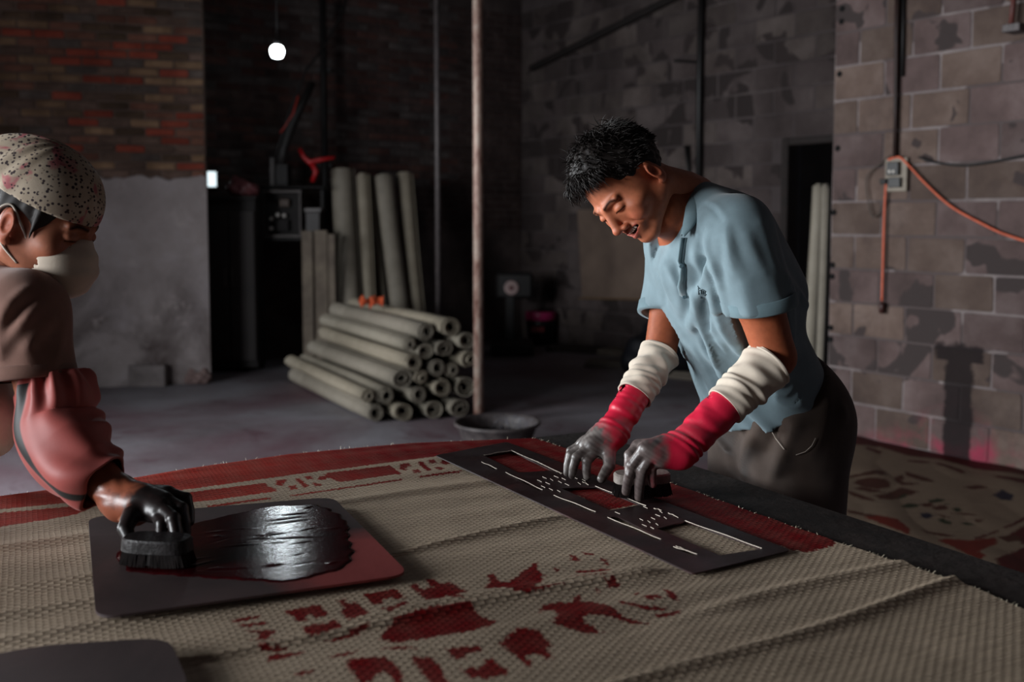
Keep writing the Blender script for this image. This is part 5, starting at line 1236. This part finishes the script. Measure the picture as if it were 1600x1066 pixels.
# placket flap, buttons, embroidery
def onshirt(x, y, off=.001):
    r_ = ray(x, y); h_ = bvh.ray_cast(CAM, r_)
    if h_[0] is None: return at(x, y, 2.0)
    return h_[0]+h_[1]*off
pl_l = [(1063, 372), (1060, 392), (1058, 408), (1063, 420), (1061, 436), (1058, 448), (1061, 462)]; pl_r = [(1074, 372), (1071, 392), (1069, 408), (1073, 420), (1073, 436), (1073, 450), (1075, 465)]
Vp = []
for a_, b_ in zip(pl_l, pl_r):
    p0, p1 = onshirt(*b_, .002), onshirt(b_[0]-3, b_[1], .005); w_ = at(*a_, p1.y-.004); Vp += [p0, p1, (p1+w_)/2+Vector((0, -.003, 0)), w_]
n_ = len(pl_l); pk = mesh('placket', [tuple(p) for p in Vp], [(i*4+j, i*4+j+1, i*4+j+5, i*4+j+4) for i in range(n_-1) for j in range(3)], CLOTH, shirt, True, np.tile(np.array(lin('6c8289')), (len(Vp), 1))); md = pk.modifiers.new('thick', 'SOLIDIFY'); md.thickness = .0025
for q in ((1066, 415), (1067, 460)):
    p = onshirt(q[0]+3, q[1], .009); mb = MB(); mb.lathe(p, [(.0052, -.002), (.0052, .001), (.004, .002)], 10, Matrix.Rotation(math.pi/2, 3, 'X')); mb.build('button', simple('button_%d' % q[0], '4a6068', '5a7078', .3), shirt)
mb = MB()
for seg in (((1092, 449), (1092, 460)), ((1092, 454), (1098, 452), (1103, 455)), ((1094, 461), (1104, 460)), ((1096, 453), (1096, 459)), ((1099, 454), (1099, 460)), ((1102, 455), (1102, 462)), ((1095, 463), (1095, 466)), ((1091, 447), (1094, 451))):
    mb.tube([onshirt(*q, .0012) for q in seg], .0009, 5)
o = mb.build('embroidery', simple('thread_dark', '22343a', '2a3e44', .7), shirt); tag(o, kind='stuff')
# trousers
lo, hi = bbox([tp(.14), hipL, hipR, kneeL, kneeR, feetL, feetR], .17); lo[2] = .03; S = SDF(lo, hi, .0075)
S.add(S.ell(tp(.10, .008), (.168, .128, .10), TM)); S.add(S.ell(tp(-.04, -.006), (.178, .142, .15), TM), .05)
for a, k_, f_ in ((hipL, kneeL, feetL), (hipR, kneeR, feetR)):
    S.add(S.cone(a, k_, .112, .088), .04); S.add(S.cone(k_, f_+[0, 0, .06], .088, .072), .03)
for a, b_, w, am in ((tp(.06, .13, .1), tp(-.12, .14, .02), .016, .010), (tp(.0, .1, .16), tp(-.2, .13, .06), .018, .011), (tp(.06, -.05, .18), tp(-.1, .05, .18), .018, .009), (tp(-.15, .14, -.02), tp(-.3, .12, .09), .02, .010), (hipL+F_*.1, kneeL+F_*.09+S_*.03, .02, .008), (tp(.08, .14, -.05), tp(-.05, .15, -.02), .016, .008)): S.ridge(a, b_, w, am)
S.D = np.maximum(S.D, S.plane(tp(.165), T_)); S.D = np.maximum(S.D, -S.plane((0, 0, .07), (0, 0, 1)))
V, F = S.mesh()
V = surf_folds(V, F, [(.012, .008, [(1165, 615), (1140, 650), (1120, 695)]), (.012, -.006, [(1190, 625), (1160, 665), (1140, 710)]), (.014, .009, [(1215, 605), (1190, 660), (1165, 700), (1160, 745)]), (.012, -.007, [(1235, 625), (1215, 670), (1190, 715)]), (.014, .008, [(1250, 610), (1240, 670), (1215, 725), (1200, 760)]), (.012, .006, [(1200, 640), (1230, 660), (1265, 665)]), (.014, .007, [(1285, 590), (1290, 650), (1270, 710)])])
tro = mesh_np('trousers', V, F, CLOTH, man, True, np.tile(np.array(lin('40342d')), (len(V), 1))*(1+.12*wob(V, 18, 5))[:, None]); tro['label'] = 'dark brown work trousers'
bt = BVHTree.FromPolygons([tuple(map(float, v)) for v in V], [tuple(map(int, f)) for f in F])
def ontro(x, y):
    h_ = bt.ray_cast(CAM, ray(x, y)); return (h_[0]+h_[1]*.004) if h_[0] is not None else at(x, y, 2.1)
mb = MB(); mb.tube([ontro(*q) for q in ((1187, 627), (1193, 648), (1203, 668), (1214, 685), (1226, 702))], .0011, 5); mb.build('loose_thread', simple('thread_white', 'a89c90', 'bcb0a4', .6), tro)
mb = MB(); mb.tube([ontro(*q) for q in ((1243, 710), (1258, 705), (1268, 696), (1274, 684))], .0008, 5); mb.build('loose_thread', bpy.data.materials['thread_white'], tro)
for f_ in (feetL, feetR):
    S = SDF(*bbox([f_-F_*.07, f_+F_*.2], .06), .008); S.add(S.ell(f_+F_*.06+[0, 0, .02], (.05, .14, .05), np.array([S_, F_, [0, 0, 1]]))); S.add(S.ell(f_-F_*.02+[0, 0, .04], (.045, .06, .06), np.array([S_, F_, [0, 0, 1]])), .03); S.D = np.maximum(S.D, -S.plane((0, 0, .001), (0, 0, 1)))
    V, F = S.mesh(); mesh_np('shoe', V, F, CLOTH, man, True, np.tile(np.array(lin('1c1816')), (len(V), 1)))
# cream cloth sleeves on the forearms
def liner(E, W, t0, t1, r0, r1, seed, ref):
    q = np.random.RandomState(seed); ph = q.uniform(0, 6, 6)
    def disp(t, th):
        env = .35+.65*math.sin(math.pi*min(1, max(0, t)))
        e = .0016*np.sin(40*t+3.4*np.sin(th+ph[0])+ph[1]+2*math.sin(9*t))+.0026*np.sin(21*t-3.2*np.sin(th+ph[2])+ph[3])+.0022*np.sin(2*th+17*t+ph[4])+.0014*np.sin(5*th-11*t+ph[5])
        return e*env+(.003 if t < .06 else 0)
    P = [lerp(E, W, t) for t in np.linspace(t0, t1, 4)]
    V, F, tt, hh = sleeve_tube(P, [r0, lerp(r0, r1, .35), lerp(r0, r1, .7), r1], 110, 72, disp, ref)
    c = np.tile(np.array(lin('c3b6a6')), (len(V), 1))*(1+.06*wob(V, 40, seed))[:, None]
    o = mesh_np('cloth_sleeve', V, F, CLOTH, man, True, c); o['label'] = 'wrinkled cream cloth sleeve'; return o
liner(mLE, mLW, .08, .54, .051, .0415, 1, (0, -1, 0)); liner(mRE, mRW, .0, .55, .0425, .0395, 2, (0, -1, 0))
# red rubber gloves, dyed grey at the fingers
K = [onz(997, 698, .836), onz(1008, 701, .842), onz(1019, 707, .835), onz(1030, 717, .82)]
Tt = [onz(984, 742, .79), at(978, 768, 1.885), at(998, 777, 1.878), at(1020, 757, 1.878)]
V, F = glove_mesh(mLE, mLW, K, Tt, [at(1015, 708, 1.96), at(1008, 728, 1.97), at(1000, 748, 1.965)], .0395, .034, .0105, [.012, .012, .012, .012])
Kc = sum((v3(k) for k in K))/4; g = mesh_np('glove', V, F, RUBBER, man, True, glove_cols(V, mLW, Kc, 'c81e3c', '6d625f', '3c3130', .022, .065)); g['label'] = 'red rubber glove stained grey, gripping the brush'
K = [onz(932, 704, .795), onz(922, 698, .803), onz(914, 696, .80), onz(909, 694, .79)]
Tt = [onz(917, 745, .744), onz(894, 743, .744), onz(886, 739, .744), onz(886, 730, .744)]
V, F = glove_mesh(mRE, mRW, K, Tt, [onz(952, 700, .80), onz(952, 728, .77), onz(940, 748, .748)], .036, .032, .0098, .014)
Kc = sum((v3(k) for k in K))/4; g = mesh_np('glove', V, F, RUBBER, man, True, glove_cols(V, mRW, Kc, 'c01c38', '756e6a', '332a29', -.012, .04)); g['label'] = 'red rubber glove stained grey, fingers spread on the stencil'
# his brush
bz = TAB+.017; bcn = v3(at(1003, 764, 1.925)); brush = empty('scrub_brush', (bcn[0], bcn[1], bz), 'wooden scrubbing brush under the smiling man\'s gloved hand', 'brush')
prof = [(.056*math.copysign(abs(math.cos(a_))**.6, math.cos(a_)), .027*math.copysign(abs(math.sin(a_))**.7, math.sin(a_))) for a_ in np.linspace(0, 2*math.pi, 40, endpoint=False)]
def bprism(z0, z1, s0, s1, name, mat, root, c, rot=0):
    n = len(prof); ca, sa = math.cos(rot), math.sin(rot); V = []
    zz = [(z0, s0*.95), (z0+.002, s0), (z1-.003, s1), (z1, s1*.94)]
    for z_, s_ in zz: V += [(c[0]+(x*ca-y*sa)*s_, c[1]+(x*sa+y*ca)*s_, z_) for x, y in prof]
    F = [(i*n+k, i*n+(k+1) % n, (i+1)*n+(k+1) % n, (i+1)*n+k) for i in range(3) for k in range(n)]+[tuple(reversed(range(n))), tuple(range(3*n, 4*n))]
    return mesh(name, V, F, mat, root)
bprism(bz+.024, bz+.044, 1, 1, 'block', simple('brush_wood', '665d58', '7d746d', .6, 40, 120, .4), brush, bcn, .12)
bprism(bz+.001, bz+.026, 1.0, .9, 'bristle_core', simple('bristle_core', '0d0a0a', '161111', .8, 60), brush, bcn, .12)
mb = MB(); q = random.Random(3)
for i in range(700):
    a_ = q.uniform(0, 6.283); r_ = q.uniform(.86, 1.0); x = .055*math.copysign(abs(math.cos(a_))**.6, math.cos(a_))*r_; y = .027*math.copysign(abs(math.sin(a_))**.7, math.sin(a_))*r_
    x, y = x*math.cos(.12)-y*math.sin(.12), x*math.sin(.12)+y*math.cos(.12)
    t = Vector((bcn[0]+x*.98, bcn[1]+y*.98, bz+.026)); e_ = Vector((bcn[0]+x*1.06+q.uniform(-.002, .002), bcn[1]+y*1.1+q.uniform(-.002, .002), bz)); mb.tube([t, e_], [.0008, .0006], 3, False)
tag(mb.build('bristles', simple('bristle', '181313', '2b2322', .6, 90), brush), kind='stuff')
# ================================================================== the woman
wC = v3(at(64, 343, 1.83)); wLf, wU, wF = frame3((.10, .985, .0), (.40, -.04, .915))
# she faces right in the picture: forward = left x up
if wF[0] < 0: wLf = -wLf; wF = np.cross(wLf, wU)
wSH = v3(at(38, 488, 1.75)); wEL = v3(at(72, 662, 1.72)); wWR = v3(onz(192, 782, .805))
wNB = v3(at(8, 425, 1.86)); wSL = wNB+np.array([-.17, .15, -.06]); wHP = np.array([-1.24, 1.66, .80])
wEL2 = wSL+np.array([-.03, .03, -.24]); wWR2 = wEL2+np.array([.02, -.02, -.2])
wt = nrm(wNB-wHP); ws = nrm((wSH-wSL)-wt*((wSH-wSL) @ wt)); wf = np.cross(ws, wt); wf = wf if wf[0] > 0 else -wf; WM = np.array([ws, wf, wt])
wp_ = lambda t, f=0, s=0: lerp(wHP, wNB, t)+wf*f+ws*s
wfeetL = np.array([-1.25, 1.78, .03]); wfeetR = np.array([-1.28, 1.56, .03]); whL = wHP-ws*.08; whR = wHP+ws*.08
lo, hi = bbox([wHP, wNB, wSH, wSL, wEL, wEL2, wWR, wWR2, wfeetL, wfeetR], .13); S = SDF(lo, hi, .009)
S.add(S.ell(wp_(.7), (.14, .095, .16), WM)); S.add(S.ell(wp_(.3), (.13, .1, .17), WM), .05); S.add(S.ell(wp_(0), (.15, .11, .13), WM), .05)
for a, b_, c in ((wSH, wEL, wWR), (wSL, wEL2, wWR2)):
    S.add(S.cone(wNB-wt*.05, a, .04, .045), .04); S.add(S.cone(a, b_, .046, .037), .03); S.add(S.cone(b_, c, .037, .024), .02); S.add(S.ell(c+nrm(c-b_)*.03, (.03, .03, .025)), .02)
for a, f_ in ((whL, wfeetL), (whR, wfeetR)): S.add(S.cone(a, lerp(a, f_, .5), .08, .055), .04); S.add(S.cone(lerp(a, f_, .5), f_+[0, 0, .06], .055, .035), .02); S.add(S.cone(f_+[0, 0, .02], f_+wf*.12, .032, .028), .02)
S.add(S.cone(wNB-wt*.03, wC-wU*.07-wF*.02, .05, .048), .03)
Vb, Fb = S.mesh(); cb = np.tile(np.array(lin('8a5640')), (len(Vb), 1))
S = head_sdf(False, .0026); HS = 1.03; ZS = 1.0; SHR = 0
nb_l = np.array([(wNB-wC) @ wLf, -(wNB-wC) @ wF, (wNB-wC) @ wU])/HS; S.add(S.cone((0, .03, -.06), lerp(np.array([0, .03, -.06]), nb_l, .9), .05, .052), .025)
Vh, Fh = S.mesh(); ch = paint_head(Vh, '965f48', False)
woman = mesh_np('person', np.concatenate([Vb, head_place(Vh, wC, wLf, wU, wF)]), np.concatenate([Fb, Fh+len(Vb)]), SKIN, None, True, np.concatenate([cb, ch]))
tag(woman, 'person in a patterned headscarf and white mask leaning in from the left edge', 'person')
def local_part(S, name, mat, parent, col=None, cols=None):
    V, F = S.mesh(); W_ = head_place(V, wC, wLf, wU, wF)
    c = cols(V) if cols else (np.tile(np.array(lin(col)), (len(V), 1)) if col else None)
    return mesh_np(name, W_, F, mat, parent, True, c)
# hair under the scarf
S = SDF((-.1, -.13, -.09), (.1, .13, .1), .003); S.add(S.ell((0, .014, .03), (.081, .099, .09)))
S.D += .0015*np.sin(S.X*300+S.Y*200)*np.sin(S.Z*60+S.Y*90)
S.D = np.maximum(S.D, np.minimum(np.maximum(-S.plane((0, -.042, .0), (0, .9, .42)), -1), 1)); S.sub(S.ell((0, .004, -.022), (.3, .033, .04)), .008); S.D = np.maximum(S.D, -S.plane((0, .05, -.062), nrm(np.array([0, .45, .9])))); S.D = np.maximum(S.D, S.plane((0, 0, .075), (0, 0, 1)))
for s in (-1, 1): S.add(S.cone((s*.070, -.034, .03), (s*.0705, -.03, -.020), .007, .002), .006)
S.add(S.ell((0, -.079, .022), (.03, .012, .014)), .012)
wh = local_part(S, 'hair', HAIRM, woman)
# headscarf
S = SDF((-.13, -.15, -.06), (.13, .17, .17), .003); th_ = np.arctan2(S.X, S.Y)
S.add(S.ell((0, .016, .042), (.0905, .112, .098))); S.add(S.ell((0, .09, .05), (.05, .05, .05)), .05)
S.D -= .0032*np.sin(th_*15+S.Z*30)*sm(S.Y+.1*0, -.02, .08)+.0018*np.sin(S.Z*95+S.Y*40+np.sin(S.X*40))*sm(S.Y, .0, .09)
br_ = -S.plane((0, 0, .036), nrm(np.array([0, -.10, 1.]))); S.sub(S.ell((0, .016, .030), (.0845, .104, .09))); S.D = np.maximum(S.D, br_)
for a_ in ((.06, .07), (.03, .11)): S.ridge((a_[0], a_[1], .06), (a_[0]*1.3, -.02, .10), .012, .004)
m, nt, b = nodes('scarf_print'); co = objco(nt)
vo = nt.nodes.new('ShaderNodeTexVoronoi'); vo.inputs['Scale'].default_value = 135; L(nt, co, vo.inputs['Vector'])
n1 = noise(nt, co, 55, 3); ring = vo.outputs['Distance']
spot = math_(nt, 'MULTIPLY', math_(nt, 'SUBTRACT', math_(nt, 'ADD', .12, math_(nt, 'MULTIPLY', n1, .5)), ring), 14, True)
spot = math_(nt, 'MULTIPLY', spot, math_(nt, 'MULTIPLY', math_(nt, 'SUBTRACT', noise(nt, co, 60, 2), .3), 12, True))
col = ramp(nt, noise(nt, co, 16, 4), [(.35, '9a8a76'), (.6, 'a89a88'), (.75, 'b8b2a8')]); blot = math_(nt, 'MULTIPLY', math_(nt, 'SUBTRACT', noise(nt, co, 21, 3, .5, .6), .55), 14, True)
col = mixc(nt, math_(nt, 'MULTIPLY', blot, .8), col, '9c4050'); col = mixc(nt, spot, col, '2a1c20'); L(nt, col, b.inputs['Base Color']); b.inputs['Roughness'].default_value = .85
bump(nt, b, noise(nt, co, 400, 3), .2, .001)
sc_ = local_part(S, 'headscarf', m, woman); sc_['label'] = 'beige headscarf printed with dark spots and pink flowers'
# face mask
S = SDF((-.085, -.175, -.155), (.085, .0, .025), .0028)
S.add(S.ell((0, -.066, -.056), (.062, .056, .056))); S.add(S.ell((0, -.092, -.068), (.034, .026, .038)), .03)
S.add(S.cone((0, -.094, -.010), (0, -.106, -.055), .012, .015), .02)
S.ridge((-.03, -.117, -.05), (.03, -.117, -.05), .006, .002)
S.D = np.maximum(S.D, S.plane((0, -.02, -.05), nrm(np.array([0, 1., -.10])))); S.D = np.maximum(S.D, S.plane((0, -.06, .0), nrm(np.array([0, .35, 1.]))))
S.sub(S.ell((0, -.05, -.052), (.057, .056, .056)))
S.D -= .001*np.sin(S.Z*180+S.Y*60)
mk = local_part(S, 'face_mask', cloth_mat('mask_cloth', .8, 300, .2), woman, 'bcae9e'); mk['label'] = 'cream cloth face mask'
sd_ = 1 if wLf[1] < 0 else -1
ps = head_place(np.array([[sd_*.0605, -.025, -.03], [sd_*.075, -.008, .0], [sd_*.082, .012, .022], [sd_*.086, .028, .008], [sd_*.084, .028, -.02], [sd_*.074, .008, -.05], [sd_*.062, -.022, -.072]]), wC, wLf, wU, wF)
mb = MB(); mb.tube([Vector(p) for p in smooth_tube(ps, 30)], .0022, 6); mb.build('ear_strap', simple('strap_white', 'b0a69a', 'c0b6aa', .7), mk, True)
# brown T-shirt
wHM = lerp(wSH, wEL, .60)+np.array([-.012, 0, 0]); wax = nrm(wEL-wSH)
lo, hi = bbox([wHP+wt*.1, wNB, wSH, wSL, wHM], .14); S = SDF(lo, hi, .0055)
S.add(S.ell(wp_(.68), (.165, .118, .17), WM)); S.add(S.ell(wp_(.3, .01), (.155, .12, .18), WM), .05); S.add(S.cone(wNB-wt*.045, wSH, .05, .065), .05); S.add(S.cone(wNB-wt*.045, wSL, .05, .06), .05)
S.add(S.cone(wSL, lerp(wSL, wEL2, .5), .06, .065), .04)
S.add(S.cone(wSH, wHM+wax*.05, .070, .075), .04)
for a, b_, w, am in ((wSH+np.array([-.03, -.06, .03]), wHM+np.array([-.05, -.05, .03]), .012, .008), (wSH+np.array([0, -.07, .02]), wHM+np.array([-.02, -.07, .05]), .012, .007), (wSH+np.array([-.06, -.05, .04]), wHM+np.array([-.06, -.04, .08]), .014, .009), (wSH+np.array([.03, -.05, .03]), wHM+np.array([.03, -.06, .0]), .014, .005)): S.ridge(a, b_, w, am)
nW = nrm(wax+np.array([-.12, 0, .0])); cut = S.plane(wHM, nW); near = S.cone(wHM-wax*.15, wHM+wax*.15, .11, .11)
S.D = np.where((cut > -.02) & (near < .02), np.maximum(S.D, cut), S.D); S.sub(S.cone(wHM-wax*.05, wHM+wax*.1, .066, .066))
S.sub(S.cone(wNB+wt*.1, wNB-wt*.02+wf*.01, .06, .058), .006); S.D = np.maximum(S.D, -S.plane(wp_(.34), wt))
V, F = S.mesh()
V = surf_folds(V, F, [(.010, .007, [(2, 500), (20, 470), (45, 450)]), (.009, -.006, [(5, 520), (30, 485), (55, 465)]), (.010, .006, [(5, 545), (35, 505), (60, 480)]), (.010, .005, [(20, 590), (45, 540), (80, 500)]), (.009, -.004, [(40, 590), (65, 545), (90, 515)]), (.010, .004, [(75, 585), (92, 545), (100, 510)])])
ts = mesh_np('tshirt', V, F, CLOTH, woman, True, np.tile(np.array(lin('7d5d52')), (len(V), 1))); ts['label'] = 'dusty brown T-shirt'
# hem of the sleeve
u_ = nrm(np.cross(wax, [0, 0, 1.])); w_ = np.cross(wax, u_); VV_ = []; n = 44
prof_ = ((-.022, .0745), (-.02, .0775), (-.001, .078), (.002, .076), (.002, .068))
for dz, rr in prof_:
    for k in range(n):
        t_ = 2*np.pi*k/n; p = wHM+(np.cos(t_)*u_+np.sin(t_)*w_)*rr; p = p-wax*((p-wHM) @ nW)/(wax @ nW)+wax*dz; VV_.append(p)
mesh('sleeve_hem', VV_, [(i*n+k, i*n+(k+1) % n, (i+1)*n+(k+1) % n, (i+1)*n+k) for i in range(len(prof_)-1) for k in range(n)], CLOTH, ts, True, np.tile(np.array(lin('79594e')), (len(VV_), 1)))
# white cloth showing behind the arm, dark trousers
uc = np.array([-.99, 1.77, .92]); S = SDF(uc-.16, uc+.16, .005); S.add(S.ell(uc, (.105, .09, .09))); S.add(S.ell(uc+[-.05, 0, .02], (.11, .11, .11)), .04); S.D -= .004*np.sin((S.X+S.Z)*70)*np.sin(S.Y*40+S.Z*20)
V, F = S.mesh(); o = mesh_np('undershirt', V, F, CLOTH, woman, True, np.tile(np.array(lin('e2ded6')), (len(V), 1))); o['label'] = 'white cloth showing below the T-shirt'
lo, hi = bbox([whL, whR, wfeetL, wfeetR], .15); lo[2] = .05; S = SDF(lo, hi, .01); S.add(S.ell(wp_(-.02), (.16, .125, .14), WM))
for a, f_ in ((whL, wfeetL), (whR, wfeetR)): S.add(S.cone(a, lerp(a, f_, .5), .1, .08), .04); S.add(S.cone(lerp(a, f_, .5), f_+[0, 0, .05], .08, .065), .03)
S.D = np.maximum(S.D, S.plane(wp_(.08), wt)); S.D = np.maximum(S.D, -S.plane((0, 0, .07), (0, 0, 1))); V, F = S.mesh(); mesh_np('trousers', V, F, CLOTH, woman, True, np.tile(np.array(lin('2a2426')), (len(V), 1)))
for f_ in (wfeetL, wfeetR):
    S = SDF(*bbox([f_-wf*.07, f_+wf*.2], .06), .009); S.add(S.ell(f_+wf*.05+[0, 0, .02], (.045, .13, .05), np.array([ws, nrm(wf*[1, 1, 0]), [0, 0, 1]]))); S.add(S.ell(f_+[0, 0, .05], (.042, .05, .05)), .03); S.D = np.maximum(S.D, -S.plane((0, 0, .001), (0, 0, 1))); V, F = S.mesh(); mesh_np('shoe', V, F, CLOTH, woman, True, np.tile(np.array(lin('1c1816')), (len(V), 1)))
# puffed red arm cover with a black stripe
path = [at(84, 582, 1.735), at(88, 612, 1.73), at(90, 655, 1.722), at(108, 702, 1.695), at(138, 738, 1.668), at(162, 756, 1.655)]
def pdisp(t, th):
    g = .0075*np.sin(th*9+1.5*np.sin(th*2))*math.exp(-(t/.30)**2)*(1 if t > .02 else .5)
    g = g+.006*np.sin(34*t+1.2*np.sin(th))*np.exp(-((np.mod(th-3.6+np.pi, 2*np.pi)-np.pi)/1.0)**2)*math.sin(math.pi*min(1, t*1.05))
    return g+.003*np.sin(th*5+t*9)*t+.004*np.sin(15*t+2*np.sin(th*2+1))*(.3+t)
V, F, tt, hh = sleeve_tube([v3(p) for p in path], [.050, .066, .069, .071, .060, .046], 130, 120, pdisp, (0, -1, 0))
c = np.tile(np.array(lin('9c4842')), (len(V), 1))*(1+.07*wob(V, 25, 6))[:, None]
mid = np.array([np.mean(V[:, 0]), 0, 0])
C_ = smooth_tube([v3(p) for p in path], 130); rel = V-np.tile(np.repeat(C_, 120, 0), (2, 1)); ang = hh
R_ = np.array([1., 0, 0])
Tn = np.gradient(C_, axis=0); Tn /= np.linalg.norm(Tn, axis=1)[:, None]; right = np.array([nrm(np.cross(t_, [0, 1., 0])) for t_ in Tn]); right = np.tile(np.repeat(right, 120, 0), (2, 1))
x_ = np.einsum('ij,ij->i', rel, right)/np.linalg.norm(rel, axis=1); fr_ = rel[:, 1] < .02
sg = -1 if np.mean(x_[V[:, 0] < np.mean(V[:, 0])-.05]) < 0 else 1
stripe = (sg*x_ > .42) & (sg*x_ < .66) & (rel[:, 1] < 0) & (tt > .10); c[stripe] = np.array(lin('14100f'))
ac = mesh_np('arm_cover', V, F, cloth_mat('nylon', .55, 300, .08, .4, .1), woman, True, c); ac['label'] = 'puffed faded red arm cover with a black stripe'
HS = 1.0
# her glove, orange-brown at the wrist, black with dye at the fingers
K = [onz(262, 772, .812), onz(258, 782, .815), onz(252, 793, .81), onz(244, 803, .80)]
Tt = [onz(296, 815, .775), onz(290, 836, .765), onz(276, 852, .762), onz(250, 850, .765)]
V, F = glove_mesh(wEL, wWR, K, Tt, [onz(205, 805, .80), onz(196, 826, .785), onz(204, 846, .768)], .032, .033, .0105, [.018, .02, .018, .014], .0026, None, .62, .35)
g = mesh_np('glove', V, F, RUBBER, woman, True, glove_cols(V, wWR, sum((v3(k) for k in K))/4, '8a4c36', '120d0d', '1e1413', .022, .06)); g['label'] = 'orange-brown rubber glove blackened by dye'
# scrubbing brush under her hand
bz = TAB+.012+.012; wb_c = v3(onz(246, 858, bz+.02)); brush2 = empty('scrub_brush', (wb_c[0], wb_c[1], bz), 'black dye-soaked scrubbing brush in the masked person\'s hand', 'brush')
bprism(bz+.018, bz+.04, 1, .98, 'block', simple('brush_black', '121010', '252122', .4, 40, 120, .3), brush2, wb_c, -.15)
bprism(bz+.001, bz+.02, 1.0, .92, 'bristle_core', bpy.data.materials['bristle_core'], brush2, wb_c, -.15)
mb = MB(); q = random.Random(5)
for i in range(500):
    a_ = q.uniform(0, 6.283); x = .055*math.copysign(abs(math.cos(a_))**.6, math.cos(a_)); y = .027*math.copysign(abs(math.sin(a_))**.7, math.sin(a_)); x, y = x*math.cos(-.15)-y*math.sin(-.15), x*math.sin(-.15)+y*math.cos(-.15)
    mb.tube([Vector((wb_c[0]+x*.97, wb_c[1]+y*.97, bz+.02)), Vector((wb_c[0]+x*1.06+q.uniform(-.002, .002), wb_c[1]+y*1.1, bz))], [.0008, .0006], 3, False)
tag(mb.build('bristles', bpy.data.materials['bristle'], brush2), kind='stuff')
